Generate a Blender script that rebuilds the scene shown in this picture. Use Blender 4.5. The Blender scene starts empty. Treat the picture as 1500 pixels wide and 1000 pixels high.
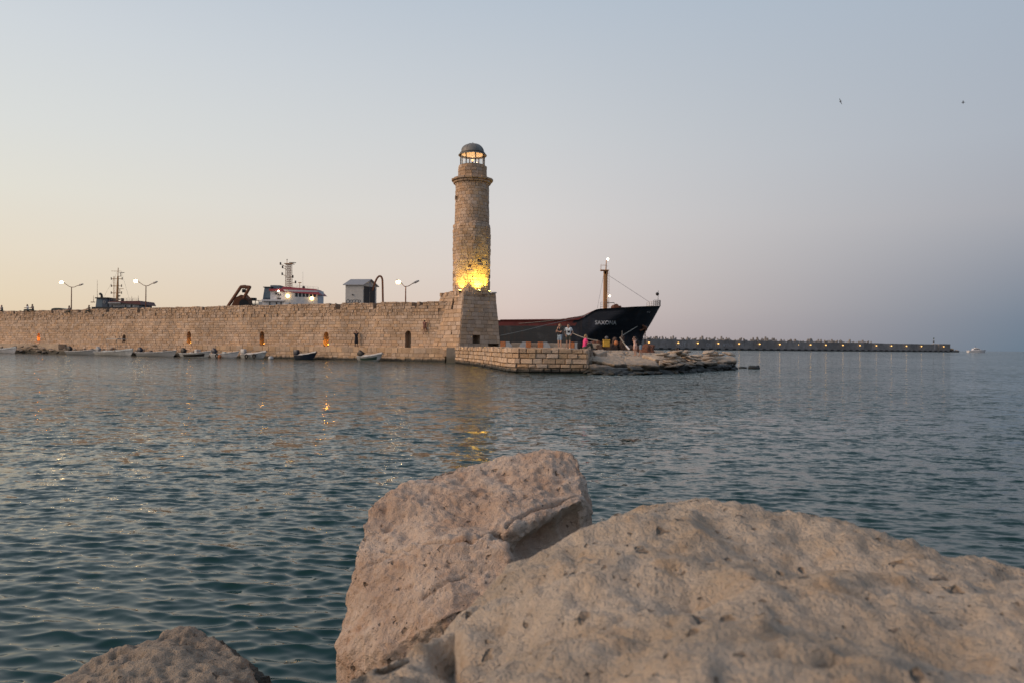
import bpy, bmesh, math, random
import numpy as np
from mathutils import Vector, Matrix
from mathutils.bvhtree import BVHTree

SC = bpy.context.scene
COL = SC.collection
R = math.radians
rng = random.Random(7)

# ------------------------------------------------------------------ camera
F, EYE, ROLL, PX, PY = 1080.0, 1.65, R(0.55), 750.0, 507.0     # focal length in photo pixels, eye height, roll
cam = bpy.data.cameras.new('camera')
camo = bpy.data.objects.new('camera', cam); COL.objects.link(camo); SC.camera = camo
cam.sensor_width = 36.0
cam.lens = F / 1500 * 36
cam.shift_y = (PY - 500) / 1500
cam.clip_start = 0.05; cam.clip_end = 20000
cam.dof.use_dof = True; cam.dof.focus_distance = 5.5; cam.dof.aperture_fstop = 7.5
cr, sr = math.cos(ROLL), math.sin(ROLL)
camo.matrix_world = Matrix(((cr, -sr, 0, 0), (0, 0, -1, 0), (sr, cr, 0, EYE), (0, 0, 0, 1)))

def ray(px, py):
    u, v = px - PX, PY - py
    return (u * cr - v * sr) / F, (u * sr + v * cr) / F
def at(px, py, Y):                     # world point seen at a photo pixel, Y metres out
    a, b = ray(px, py); return Vector((a * Y, Y, EYE + b * Y))
def ground(px, py, z=0.0):             # world point on the level z
    a, b = ray(px, py); Y = (z - EYE) / b; return Vector((a * Y, Y, z))
def zat(px, py, Y): return at(px, py, Y).z
def xat(px, Y): return (px - PX) / F * Y

# ------------------------------------------------------------------ sky and light
def lin(c):
    return tuple((x / 255 / 12.92) if x / 255 <= .04045 else ((x / 255 + .055) / 1.055) ** 2.4 for x in c)
W = bpy.data.worlds.new('World'); SC.world = W; W.use_nodes = True
nt = W.node_tree; nt.nodes.clear()
def N(t, ty, **kw):
    n = t.nodes.new(ty)
    for k, v in kw.items(): setattr(n, k, v)
    return n
def M(t, op, a, b=None, c=None, clamp=False):
    n = N(t, 'ShaderNodeMath', operation=op, use_clamp=clamp)
    for i, x in enumerate((a, b, c)):
        if x is None: continue
        if isinstance(x, (int, float)): n.inputs[i].default_value = x
        else: t.links.new(x, n.inputs[i])
    return n.outputs[0]
def MIX(t, f, a, b, blend='MIX'):
    n = N(t, 'ShaderNodeMix', data_type='RGBA', blend_type=blend)
    for s, x in ((n.inputs[0], f), (n.inputs[6], a), (n.inputs[7], b)):
        if isinstance(x, (int, float)): s.default_value = x
        elif isinstance(x, tuple): s.default_value = (*x[:3], 1)
        else: t.links.new(x, s)
    return n.outputs[2]
SUN_AZ = R(-80)                        # afterglow lies left of the frame
ZEN = (122, 142, 160)
RAMPS = {                              # elevation in degrees -> colour, for bearings away from the afterglow
    1.0:  {0: (244, 202, 148), 3: (246, 214, 168), 8: (238, 224, 200), 15: (222, 220, 214), 25: (198, 207, 216), 45: (156, 174, 200), 90: ZEN},
    .71:  {0: (228, 203, 168), 3: (230, 213, 186), 6: (230, 219, 200), 10: (226, 223, 212), 14: (219, 221, 218), 20: (208, 214, 219), 25: (196, 205, 215), 45: (152, 171, 198), 90: ZEN},
    .17:  {0: (200, 178, 172), 3: (216, 199, 191), 6: (218, 207, 201), 10: (215, 211, 209), 16: (204, 207, 210), 25: (184, 195, 207), 45: (142, 162, 190), 90: ZEN},
    -.42: {0: (108, 124, 140), 2: (120, 132, 147), 5: (143, 149, 160), 9: (168, 170, 177), 14: (172, 179, 189), 25: (166, 180, 196), 45: (136, 155, 178), 90: ZEN},
    -1.0: {0: (90, 104, 126), 4: (108, 118, 140), 9: (140, 138, 152), 15: (148, 153, 168), 25: (140, 155, 178), 45: (128, 147, 176), 90: ZEN},
}
tc = N(nt, 'ShaderNodeTexCoord')
sep = N(nt, 'ShaderNodeSeparateXYZ'); nt.links.new(tc.outputs['Generated'], sep.inputs[0])
X_, Y_, Z_ = sep.outputs
elev = M(nt, 'DIVIDE', M(nt, 'ARCSINE', M(nt, 'MAXIMUM', Z_, 0.0)), math.pi / 2)
hl = M(nt, 'SQRT', M(nt, 'ADD', M(nt, 'ADD', M(nt, 'MULTIPLY', X_, X_), M(nt, 'MULTIPLY', Y_, Y_)), 1e-5))
cosa = M(nt, 'DIVIDE', M(nt, 'ADD', M(nt, 'MULTIPLY', X_, math.sin(SUN_AZ)), M(nt, 'MULTIPLY', Y_, math.cos(SUN_AZ))), hl)
cur = None; prev = None
for c in sorted(RAMPS):
    rp = N(nt, 'ShaderNodeValToRGB'); cr_ = rp.color_ramp; cr_.interpolation = 'LINEAR'
    st = sorted(RAMPS[c].items())
    while len(cr_.elements) < len(st): cr_.elements.new(.5)
    for e, (d, col) in zip(cr_.elements, st): e.position = d / 90
    for e, (d, col) in zip(cr_.elements, st): e.color = (*lin(col), 1)
    nt.links.new(elev, rp.inputs[0])
    if cur is None: cur = rp.outputs[0]
    else:
        mr = N(nt, 'ShaderNodeMapRange', interpolation_type='LINEAR')
        nt.links.new(cosa, mr.inputs[0]); mr.inputs[1].default_value = prev; mr.inputs[2].default_value = c
        cur = MIX(nt, mr.outputs[0], cur, rp.outputs[0])
    prev = c
below = M(nt, 'MULTIPLY', Z_, -40.0, clamp=True)
cur = MIX(nt, below, cur, (.03, .06, .07))
bg = N(nt, 'ShaderNodeBackground'); nt.links.new(cur, bg.inputs[0]); bg.inputs[1].default_value = 1.0
wo = N(nt, 'ShaderNodeOutputWorld'); nt.links.new(bg.outputs[0], wo.inputs[0])

sl = bpy.data.lights.new('afterglow_sun', 'SUN'); sl.energy = 2.1; sl.angle = R(35); sl.color = (1.0, .70, .48)
so = bpy.data.objects.new('afterglow_sun', sl); COL.objects.link(so)
SAZ, SEL = R(-104), R(26)
sd = Vector((math.sin(SAZ) * math.cos(SEL), math.cos(SAZ) * math.cos(SEL), math.sin(SEL)))
so.rotation_euler = sd.to_track_quat('Z', 'Y').to_euler()
SC.view_settings.view_transform = 'Standard'; SC.view_settings.look = 'None'
SC.view_settings.exposure = 0.0; SC.view_settings.gamma = 1.0
SC.cycles.sample_clamp_indirect = 18.0

# ------------------------------------------------------------------ materials
MATS = {}
def newmat(name):
    m = bpy.data.materials.new(name); m.use_nodes = True; t = m.node_tree
    p = t.nodes['Principled BSDF']; MATS[name] = m; return m, t, p
def plain(name, col, rough=.6, metal=0, var=.12, scale=6, bump=0.0, emis=None, es=0):
    m, t, p = newmat(name)
    g = N(t, 'ShaderNodeNewGeometry')
    nz = N(t, 'ShaderNodeTexNoise'); nz.inputs['Scale'].default_value = scale; nz.inputs['Detail'].default_value = 5
    t.links.new(g.outputs['Position'], nz.inputs['Vector'])
    lo = tuple(c * (1 - var) for c in col); hi = tuple(min(1, c * (1 + var)) for c in col)
    mr = N(t, 'ShaderNodeMapRange'); t.links.new(nz.outputs['Fac'], mr.inputs[0]); mr.inputs[1].default_value = .3; mr.inputs[2].default_value = .7
    t.links.new(MIX(t, mr.outputs[0], lo, hi), p.inputs['Base Color'])
    p.inputs['Roughness'].default_value = rough; p.inputs['Metallic'].default_value = metal
    if bump:
        b = N(t, 'ShaderNodeBump'); b.inputs['Strength'].default_value = bump; b.inputs['Distance'].default_value = .02
        t.links.new(nz.outputs['Fac'], b.inputs['Height']); t.links.new(b.outputs[0], p.inputs['Normal'])
    if emis:
        p.inputs['Emission Color'].default_value = (*emis, 1); p.inputs['Emission Strength'].default_value = es
    return m
def stone(name, a, b, c, scale=.9, bump=.5, bdist=.05, algae=True, tint=.35, fine=9.0, rough=.9, alg=(.16, .42), pit=0, wear=True):
    """limestone: three tones in patches, grain, a dark weed and wet line near the water"""
    m, t, p = newmat(name)
    g = N(t, 'ShaderNodeNewGeometry'); pos = g.outputs['Position']
    def nz(s, d=6, r=.6):
        n = N(t, 'ShaderNodeTexNoise'); n.inputs['Scale'].default_value = s; n.inputs['Detail'].default_value = d; n.inputs['Roughness'].default_value = r
        t.links.new(pos, n.inputs['Vector']); return n.outputs['Fac']
    def rm(x, lo, hi):
        n = N(t, 'ShaderNodeMapRange', interpolation_type='SMOOTHSTEP'); t.links.new(x, n.inputs[0]); n.inputs[1].default_value = lo; n.inputs[2].default_value = hi; return n.outputs[0]
    n1, n2, n3 = nz(scale), nz(scale * 2.7), nz(fine)
    col = MIX(t, rm(n1, .35, .65), a, b)
    col = MIX(t, M(t, 'MULTIPLY', rm(n2, .48, .76), .8), col, c)
    col = MIX(t, M(t, 'MULTIPLY', rm(n3, .35, .7), .28), col, tuple(x * .55 for x in a))
    if tint:
        at_ = N(t, 'ShaderNodeAttribute', attribute_name='tint')
        f = M(t, 'MULTIPLY_ADD', at_.outputs['Fac'], tint * 2, 1 - tint)
        hs = N(t, 'ShaderNodeHueSaturation'); t.links.new(col, hs.inputs['Color']); t.links.new(f, hs.inputs['Value'])
        t.links.new(M(t, 'MULTIPLY_ADD', M(t, 'FRACT', M(t, 'MULTIPLY', at_.outputs['Fac'], 7.31)), .35, .82), hs.inputs['Saturation'])
        col = hs.outputs[0]
    if wear:
        w0 = MIX(t, rm(nz(.22, 4, .65), .36, .66), (.85, .835, .82), (1.10, 1.08, 1.06)); col = MIX(t, 1.0, col, w0, 'MULTIPLY')
    rsock = None
    if algae:
        sp = N(t, 'ShaderNodeSeparateXYZ'); t.links.new(pos, sp.inputs[0])
        zz = M(t, 'ADD', sp.outputs[2], M(t, 'MULTIPLY', M(t, 'SUBTRACT', n2, .5), .5))
        k = rm(zz, alg[0], alg[1])
        col = MIX(t, k, (.022, .022, .016), col)
        rsock = M(t, 'MULTIPLY_ADD', k, .35, .5)
    t.links.new(col, p.inputs['Base Color'])
    if rsock is not None: t.links.new(rsock, p.inputs['Roughness'])
    else: p.inputs['Roughness'].default_value = rough
    bp = N(t, 'ShaderNodeBump'); bp.inputs['Strength'].default_value = bump; bp.inputs['Distance'].default_value = bdist
    h = M(t, 'ADD', n3, M(t, 'MULTIPLY', nz(fine * 4, 4), .4))
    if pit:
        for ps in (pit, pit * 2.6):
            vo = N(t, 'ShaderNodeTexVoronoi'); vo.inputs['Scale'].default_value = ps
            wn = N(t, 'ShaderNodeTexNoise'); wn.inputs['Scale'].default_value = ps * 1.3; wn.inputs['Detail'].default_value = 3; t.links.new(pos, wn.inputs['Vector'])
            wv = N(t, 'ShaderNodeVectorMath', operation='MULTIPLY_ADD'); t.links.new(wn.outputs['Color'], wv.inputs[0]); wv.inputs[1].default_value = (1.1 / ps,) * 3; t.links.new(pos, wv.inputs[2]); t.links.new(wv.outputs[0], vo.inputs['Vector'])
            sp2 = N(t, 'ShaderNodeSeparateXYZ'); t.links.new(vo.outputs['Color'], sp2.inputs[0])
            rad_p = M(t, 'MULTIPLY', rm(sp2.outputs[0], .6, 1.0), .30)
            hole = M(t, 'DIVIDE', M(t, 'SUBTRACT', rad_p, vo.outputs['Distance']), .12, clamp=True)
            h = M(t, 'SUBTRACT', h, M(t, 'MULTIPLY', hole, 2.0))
            col = MIX(t, M(t, 'MULTIPLY', hole, .6), col, (.12, .075, .045))  # brown stain doubling as pit shade in the colour, for crisper relief
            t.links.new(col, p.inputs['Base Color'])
    t.links.new(h, bp.inputs['Height']); t.links.new(bp.outputs[0], p.inputs['Normal'])
    return m
def emit(name, col, s):
    m, t, p = newmat(name); p.inputs['Base Color'].default_value = (*col, 1)
    p.inputs['Emission Color'].default_value = (*col, 1); p.inputs['Emission Strength'].default_value = s; return m

stone('wall_stone', (.55, .395, .275), (.62, .46, .33), (.47, .32, .21), tint=.17, bump=.8)
stone('upper_stone', (.50, .355, .245), (.58, .425, .30), (.42, .285, .185), tint=.2, bump=.9)
stone('tower_stone', (.55, .38, .255), (.61, .435, .30), (.47, .31, .20), tint=.18, algae=False, bump=.8)
stone('talus_stone', (.52, .37, .255), (.60, .435, .305), (.45, .305, .20), tint=.17, bump=.8)
stone('mole_stone', (.53, .38, .26), (.61, .45, .31), (.44, .30, .19), tint=.22, bump=.9)
stone('mortar', (.29, .205, .14), (.34, .245, .17), (.23, .16, .105), tint=0, bump=.9)
stone('deck_stone', (.40, .33, .26), (.47, .39, .31), (.34, .27, .21), tint=0, bump=.5, algae=False)
stone('shelf_rock', (.47, .37, .275), (.55, .44, .33), (.38, .29, .21), tint=0, bump=1.0, bdist=.08, fine=5, alg=(.34, .78))
stone('weed_rock', (.05, .045, .035), (.07, .06, .045), (.03, .03, .022), tint=0, bump=1.0, alg=(.2, .5))
stone('concrete', (.36, .33, .30), (.42, .39, .35), (.30, .27, .24), tint=0, bump=.3, scale=.5)
stone('slot_shade_concrete', (.13, .12, .11), (.16, .15, .14), (.10, .09, .08), tint=0, bump=.3, alg=(.3, .9))  # recess shade put into the colour, so the slot reads dark
stone('far_concrete', (.24, .225, .215), (.28, .26, .25), (.20, .185, .175), tint=.2, bump=.2, scale=.12, fine=.8, alg=(.3, 1.3))  # greyed so that distance haze is in the colour
plain('white_paint', (.50, .50, .49), .4, var=.25, scale=3); plain('cool_white', (.62, .61, .62), .45, scale=2)
plain('grey_paint', (.34, .35, .36), .5); plain('steel', (.30, .29, .28), .4, .6)
plain('black', (.014, .014, .016), .5)
plain('red_oxide', (.17, .035, .028), .7, var=.3, scale=1.5)
def hull_mat(name, col, rust):
    m, t, p = newmat(name); g = N(t, 'ShaderNodeNewGeometry')
    def nz(sc, d=5):
        mp = N(t, 'ShaderNodeMapping'); mp.inputs['Scale'].default_value = sc; t.links.new(g.outputs['Position'], mp.inputs[0])
        n = N(t, 'ShaderNodeTexNoise'); n.inputs['Scale'].default_value = 1; n.inputs['Detail'].default_value = d; t.links.new(mp.outputs[0], n.inputs['Vector'])
        r_ = N(t, 'ShaderNodeMapRange', interpolation_type='SMOOTHSTEP'); t.links.new(n.outputs['Fac'], r_.inputs[0]); r_.inputs[1].default_value = .5; r_.inputs[2].default_value = .74; return r_.outputs[0]
    c = MIX(t, nz((.5, .5, .5)), col, tuple(min(1, x * 2.2 + .012) for x in col))
    c = MIX(t, M(t, 'MULTIPLY', nz((1.6, 1.6, .12)), .75), c, rust)
    t.links.new(c, p.inputs['Base Color']); p.inputs['Roughness'].default_value = .55
    wv = N(t, 'ShaderNodeTexBrick'); wv.inputs['Scale'].default_value = .35; wv.inputs['Mortar Size'].default_value = .006
    sp = N(t, 'ShaderNodeSeparateXYZ'); t.links.new(g.outputs['Position'], sp.inputs[0]); cb_ = N(t, 'ShaderNodeCombineXYZ'); t.links.new(sp.outputs[0], cb_.inputs[0]); t.links.new(sp.outputs[2], cb_.inputs[1]); t.links.new(cb_.outputs[0], wv.inputs['Vector'])
    b = N(t, 'ShaderNodeBump'); b.inputs['Strength'].default_value = .6; b.inputs['Distance'].default_value = .05; b.invert = True; t.links.new(wv.outputs['Fac'], b.inputs['Height']); t.links.new(b.outputs[0], p.inputs['Normal'])
hull_mat('dark_hull', (.011, .012, .019), (.045, .026, .02)); hull_mat('side_hull', (.05, .047, .044), (.085, .055, .04))
plain('ochre', (.42, .22, .085), .6); plain('rust', (.16, .065, .035), .85, var=.4, scale=5, bump=.6)
plain('navy', (.02, .028, .05), .4); plain('blue_grey', (.10, .15, .19), .6); plain('deep_blue', (.035, .055, .085), .6)
plain('red_roof', (.33, .05, .055), .55); plain('maroon', (.12, .04, .04), .6)
plain('hut_grey', (.42, .42, .41), .7); plain('roof_grey', (.28, .285, .30), .6); plain('dark_inside', (.03, .03, .034), .7)
plain('orange', (.46, .165, .06), .7, var=.25); plain('yellow', (.55, .33, .04), .6, var=.2); plain('rope', (.36, .32, .26), .9)
plain('net', (.07, .045, .035), 1.0, var=.6, scale=14, bump=1.0); plain('net_rust', (.15, .065, .04), 1.0, var=.6, scale=14, bump=1.0)
plain('canvas', (.58, .55, .50), .9); plain('tarp', (.40, .43, .42), .8); plain('green_paint', (.05, .09, .075), .5)
plain('skin', (.46, .26, .18), .55, var=.05); plain('hair_dark', (.02, .014, .010), .6); plain('hair_blonde', (.30, .19, .085), .6)
plain('pink', (.80, .06, .22), .8); plain('shirt_white', (.62, .66, .68), .9); plain('shirt_black', (.015, .016, .020), .9)
plain('denim', (.26, .34, .42), .9); plain('shorts_dark', (.075, .08, .06), .9); plain('dress', (.02, .02, .026), .9)
plain('brown_cloth', (.20, .09, .07), .9); plain('peach', (.70, .46, .38), .9); plain('eye', (.02, .02, .02), .3); plain('lip', (.36, .11, .10), .5)
plain('grey_cloth', (.14, .13, .13), .9); plain('lead_dome', (.21, .20, .185), .6, .15, var=.2, scale=2); plain('bronze', (.05, .042, .035), .5, .4)
plain('tyre', (.02, .02, .02), .9); plain('graffiti', (.07, .07, .075), .8); plain('pale_paint', (.36, .35, .35), .8)
plain('car_paint', (.05, .07, .065), .3); plain('bird', (.03, .03, .035), .8)
emit('sodium', (1.0, .66, .30), 30); emit('flood', (1.0, .66, .26), 7); emit('mast_light', (1.0, .86, .6), 14)
emit('far_lamp', (1.0, .55, .16), 2.2); emit('niche_bulb', (1.0, .42, .06), 5); emit('spot_lens', (1.0, .80, .22), 30)
m, t, p = newmat('glass'); t.nodes.remove(p)
tr = N(t, 'ShaderNodeBsdfTransparent'); gl = N(t, 'ShaderNodeBsdfGlossy'); gl.inputs['Roughness'].default_value = .03
fr = N(t, 'ShaderNodeFresnel'); mx = N(t, 'ShaderNodeMixShader'); tr.inputs[0].default_value = (.985, .985, .98, 1)
t.links.new(fr.outputs[0], mx.inputs[0]) if 0 else None; mx.inputs[0].default_value = .05; t.links.new(tr.outputs[0], mx.inputs[1]); t.links.new(gl.outputs[0], mx.inputs[2])
t.links.new(mx.outputs[0], t.nodes['Material Output'].inputs[0])
plain('window_glass', (.02, .024, .028), .12)

# ------------------------------------------------------------------ object helpers
WM = {}
def tag(o, label=None, cat=None, group=None, kind=None):
    if label: o['label'] = label
    if cat: o['category'] = cat
    if group: o['group'] = group
    if kind: o['kind'] = kind
    return o
def link(o, parent=None, world=False):
    COL.objects.link(o)
    pm = WM.get(parent.name, Matrix()) if parent else Matrix()
    if parent:
        o.parent = parent
        if world: o.matrix_parent_inverse = pm.inverted()
    WM[o.name] = (pm @ o.matrix_basis) if not (parent and world) else o.matrix_basis.copy()
    return o
def empty(name, loc, label, cat, group=None, rz=0):
    o = bpy.data.objects.new(name, None); o.empty_display_size = .2
    o.matrix_basis = Matrix.Translation(loc) @ Matrix.Rotation(rz, 4, 'Z')
    link(o); return tag(o, label, cat, group)
class MB:
    def __init__(s): s.v = []; s.f = []; s.m = []; s.mats = []; s.tint = []
    def mi(s, mat):
        if mat not in s.mats: s.mats.append(mat)
        return s.mats.index(mat)
    def add(s, vs, fs, mat, tint=.5):
        k = len(s.v); s.v += [tuple(x) for x in vs]; s.tint += [tint] * len(vs); i = s.mi(mat)
        for f in fs: s.f.append([a + k for a in f]); s.m.append(i)
        return s
    def box(s, lo, hi, mat, bev=0.0, rot=0, c=None):
        x0, y0, z0 = lo; x1, y1, z1 = hi
        if bev:
            bm = bmesh.new(); bmesh.ops.create_cube(bm, size=1)
            for v in bm.verts: v.co = Vector(((x0 + x1) / 2 + v.co.x * (x1 - x0), (y0 + y1) / 2 + v.co.y * (y1 - y0), (z0 + z1) / 2 + v.co.z * (z1 - z0)))
            bmesh.ops.bevel(bm, geom=bm.edges[:], offset=bev, segments=2, affect='EDGES', profile=.5)
            bm.verts.index_update(); vs = [v.co.copy() for v in bm.verts]; fs = [[v.index for v in f.verts] for f in bm.faces]; bm.free()
        else:
            vs = [Vector(p) for p in ((x0, y0, z0), (x1, y0, z0), (x1, y1, z0), (x0, y1, z0), (x0, y0, z1), (x1, y0, z1), (x1, y1, z1), (x0, y1, z1))]
            fs = [(0, 3, 2, 1), (4, 5, 6, 7), (0, 1, 5, 4), (1, 2, 6, 5), (2, 3, 7, 6), (3, 0, 4, 7)]
        if rot:
            cc = Vector(c) if c is not None else Vector(((x0 + x1) / 2, (y0 + y1) / 2, 0)); q = Matrix.Rotation(rot, 3, 'Z')
            vs = [q @ (v - cc) + cc for v in vs]
        return s.add(vs, fs, mat)
    def tube(s, p0, p1, r0, mat, r1=None, n=8, cap=True):
        p0, p1 = Vector(p0), Vector(p1); r1 = r0 if r1 is None else r1
        d = (p1 - p0).normalized(); a = d.orthogonal().normalized(); b = d.cross(a)
        vs = []
        for p, r in ((p0, r0), (p1, r1)):
            vs += [p + (a * math.cos(2 * math.pi * i / n) + b * math.sin(2 * math.pi * i / n)) * r for i in range(n)]
        fs = [(i, (i + 1) % n, n + (i + 1) % n, n + i) for i in range(n)]
        if cap: fs += [tuple(range(n - 1, -1, -1)), tuple(range(n, 2 * n))]
        return s.add(vs, fs, mat)
    def path(s, pts, r, mat, n=6):
        for a, b in zip(pts, pts[1:]): s.tube(a, b, r, mat, n=n)
        return s
    def lathe(s, prof, mat, n=24, c=(0, 0, 0), facet=None):
        c = Vector(c); vs = []
        for (r, z) in prof:
            vs += [c + Vector((r * math.cos(2 * math.pi * i / n), r * math.sin(2 * math.pi * i / n), z)) for i in range(n)]
        fs = [(k * n + i, k * n + (i + 1) % n, (k + 1) * n + (i + 1) % n, (k + 1) * n + i) for k in range(len(prof) - 1) for i in range(n)]
        return s.add(vs, fs, mat)
    def ball(s, c, r, mat, n=10, m=7):
        r = Vector((r, r, r)) if isinstance(r, (int, float)) else Vector(r); c = Vector(c)
        vs = [c + Vector((0, 0, -r.z))]; fs = []
        for j in range(1, m):
            ph = -math.pi / 2 + math.pi * j / m
            vs += [c + Vector((r.x * math.cos(ph) * math.cos(2 * math.pi * i / n), r.y * math.cos(ph) * math.sin(2 * math.pi * i / n), r.z * math.sin(ph))) for i in range(n)]
        vs.append(c + Vector((0, 0, r.z))); e = len(vs) - 1
        fs += [(0, 1 + (i + 1) % n, 1 + i) for i in range(n)]
        for j in range(m - 2):
            fs += [(1 + j * n + i, 1 + j * n + (i + 1) % n, 1 + (j + 1) * n + (i + 1) % n, 1 + (j + 1) * n + i) for i in range(n)]
        k = 1 + (m - 2) * n
        fs += [(k + i, k + (i + 1) % n, e) for i in range(n)]
        return s.add(vs, fs, mat)
    def prism(s, poly, y0, y1, mat):          # polygon in (x,z), extruded along y
        n = len(poly)
        vs = [(x, y0, z) for x, z in poly] + [(x, y1, z) for x, z in poly]
        fs = [tuple(range(n)), tuple(range(2 * n - 1, n - 1, -1))] + [(i, n + i, n + (i + 1) % n, (i + 1) % n) for i in range(n)]
        return s.add(vs, fs, mat)
    def prismz(s, poly, z0, z1, mat, cap2=None):         # polygon in (x,y), extruded up
        n = len(poly)
        vs = [(p[0], p[1], z0) for p in poly] + [(p[0], p[1], z1) for p in poly]
        s.add(vs, [tuple(range(n - 1, -1, -1))] + [(i, (i + 1) % n, n + (i + 1) % n, n + i) for i in range(n)] + [tuple(range(n, 2 * n))], mat)
        return s
    def mesh(s, name, smooth=False):
        me = bpy.data.meshes.new(name); me.from_pydata(s.v, [], s.f)
        for mt in s.mats: me.materials.append(MATS[mt])
        me.polygons.foreach_set('material_index', s.m)
        a = me.attributes.new('tint', 'FLOAT', 'POINT'); a.data.foreach_set('value', s.tint)
        if smooth is True: me.polygons.foreach_set('use_smooth', [True] * len(s.f))
        me.update()
        if smooth == 'auto':
            bm = bmesh.new(); bm.from_mesh(me); bmesh.ops.recalc_face_normals(bm, faces=bm.faces[:])
            for e in bm.edges:
                if len(e.link_faces) == 2 and e.calc_face_angle(0) > R(38): e.smooth = False
            for f in bm.faces: f.smooth = True
            bm.to_mesh(me); bm.free()
        elif smooth is False:
            bm = bmesh.new(); bm.from_mesh(me); bmesh.ops.recalc_face_normals(bm, faces=bm.faces[:]); bm.to_mesh(me); bm.free()
        return me
    def build(s, name, parent=None, world=False, smooth=False):
        return link(bpy.data.objects.new(name, s.mesh(name, smooth)), parent, world)

# ---- noise
def _h(ix, iy, iz, seed):
    n = (ix * 374761393 + iy * 668265263 + iz * 2147483647 + seed * 1274126177) & 0xffffffff
    n = ((n ^ (n >> 13)) * 1274126177) & 0xffffffff
    n = ((n ^ (n >> 16)) * 2246822519) & 0xffffffff
    return (n ^ (n >> 15)) & 0xffff
GR = np.array([[1, 1, 0], [-1, 1, 0], [1, -1, 0], [-1, -1, 0], [1, 0, 1], [-1, 0, 1], [1, 0, -1], [-1, 0, -1], [0, 1, 1], [0, -1, 1], [0, 1, -1], [0, -1, -1]], float)
def perlin(P, seed=0):
    I = np.floor(P).astype(np.int64); f = P - I; u = f * f * f * (f * (f * 6 - 15) + 10); out = 0
    for dx in (0, 1):
        for dy in (0, 1):
            for dz in (0, 1):
                g = GR[_h(I[:, 0] + dx, I[:, 1] + dy, I[:, 2] + dz, seed) % 12]
                d = ((f - (dx, dy, dz)) * g).sum(1)
                w = (u[:, 0] if dx else 1 - u[:, 0]) * (u[:, 1] if dy else 1 - u[:, 1]) * (u[:, 2] if dz else 1 - u[:, 2])
                out = out + d * w
    return out
def fbm(P, sc, oct=4, seed=0, gain=.5):
    o = 0; a = 1; 
    for k in range(oct): o = o + a * perlin(P * sc * 2 ** k + 13.7 * k, seed + k); a *= gain
    return o
def arr(me):
    v = np.empty(len(me.vertices) * 3); me.vertices.foreach_get('co', v); n = np.empty(len(v)); me.vertices.foreach_get('normal', n)
    return v.reshape(-1, 3), n.reshape(-1, 3)
def hull_blob(hulls, voxel, smooth=6, name='rock'):
    """union of convex hulls, remeshed to an even surface and rounded"""
    bm = bmesh.new()
    for pts in hulls:
        b2 = bmesh.new()
        for q in pts: b2.verts.new(q)
        bmesh.ops.convex_hull(b2, input=b2.verts[:])
        bmesh.ops.delete(b2, geom=[v for v in b2.verts if not v.link_faces], context='VERTS')
        bmesh.ops.recalc_face_normals(b2, faces=b2.faces[:])
        tmp = bpy.data.meshes.new('t'); b2.to_mesh(tmp); b2.free(); bm.from_mesh(tmp); bpy.data.meshes.remove(tmp)
    me = bpy.data.meshes.new('t'); bm.to_mesh(me); bm.free()
    return remesh(me, voxel, smooth, name)
def remesh(me, voxel, smooth, name):
    o = bpy.data.objects.new('t', me); COL.objects.link(o)
    r = o.modifiers.new('r', 'REMESH'); r.mode = 'VOXEL'; r.voxel_size = voxel
    if smooth: s = o.modifiers.new('s', 'SMOOTH'); s.iterations = smooth; s.factor = .5
    dg = bpy.context.evaluated_depsgraph_get()
    out = bpy.data.meshes.new_from_object(o.evaluated_get(dg)); out.name = name; out.materials.clear()
    bpy.data.objects.remove(o); bpy.data.meshes.remove(me)
    out.polygons.foreach_set('use_smooth', [True] * len(out.polygons)); out.update()
    return out

# ---- masonry
class Stones:
    def __init__(s): s.b = []
    def block(s, mp, u0, u1, v0, v1, mat, r, proud=.045, gap=.007, ch=.017, back=-.16, wob=.012):
        f = .03 + r.uniform(.0, proud); j = lambda: r.uniform(-wob, wob)
        c = [(u0 + gap + abs(j()), v0 + gap + abs(j())), (u1 - gap - abs(j()), v0 + gap + abs(j())), (u1 - gap - abs(j()), v1 - gap - abs(j())), (u0 + gap + abs(j()), v1 - gap - abs(j()))]
        cu, cv = (u0 + u1) / 2, (v0 + v1) / 2; vs = []
        for d, ins in ((back, 0), (f - ch * .8, 0), (f, ch)):
            for (a, b) in c:
                vs.append(mp(a + (ins if a < cu else -ins), b + (ins if b < cv else -ins), d + (j() * .8 if ins else 0)))
        fs = [(8, 9, 10, 11)] + [(4 * k + i, 4 * k + (i + 1) % 4, 4 * k + 4 + (i + 1) % 4, 4 * k + 4 + i) for k in (0, 1) for i in range(4)]
        n = (vs[9] - vs[8]).cross(vs[11] - vs[8]); cen = sum(vs[8:], Vector()) / 4
        s.b.append((vs, fs, mat, r.random(), n.length * max(0, n.normalized().dot((Vector((0, 0, EYE)) - cen).normalized())) / cen.length ** 2))
    def build(s, parent, limit=300, name='stone'):
        s.b.sort(key=lambda x: -x[4])
        for vs, fs, mat, ti, _ in s.b[:limit]:
            o = sum(vs, Vector()) / len(vs)
            me = bpy.data.meshes.new(name); me.from_pydata([v - o for v in vs], [], fs); me.materials.append(MATS[mat])
            a = me.attributes.new('tint', 'FLOAT', 'POINT'); a.data.foreach_set('value', [ti] * len(vs))
            ob = bpy.data.objects.new(name, me); ob.location = o; ob.matrix_basis = Matrix.Translation(o); link(ob, parent, True)
        if len(s.b) > limit:
            mb = MB()
            for vs, fs, mat, ti, _ in s.b[limit:]: mb.add(vs, fs, mat, ti)
            me = bpy.data.meshes.new('stonework'); me.from_pydata(mb.v, [], mb.f)
            for mt in mb.mats: me.materials.append(MATS[mt])
            me.polygons.foreach_set('material_index', mb.m)
            a = me.attributes.new('tint', 'FLOAT', 'POINT'); a.data.foreach_set('value', mb.tint)
            tag(link(bpy.data.objects.new('stonework', me), parent, True), kind='stuff')
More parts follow.
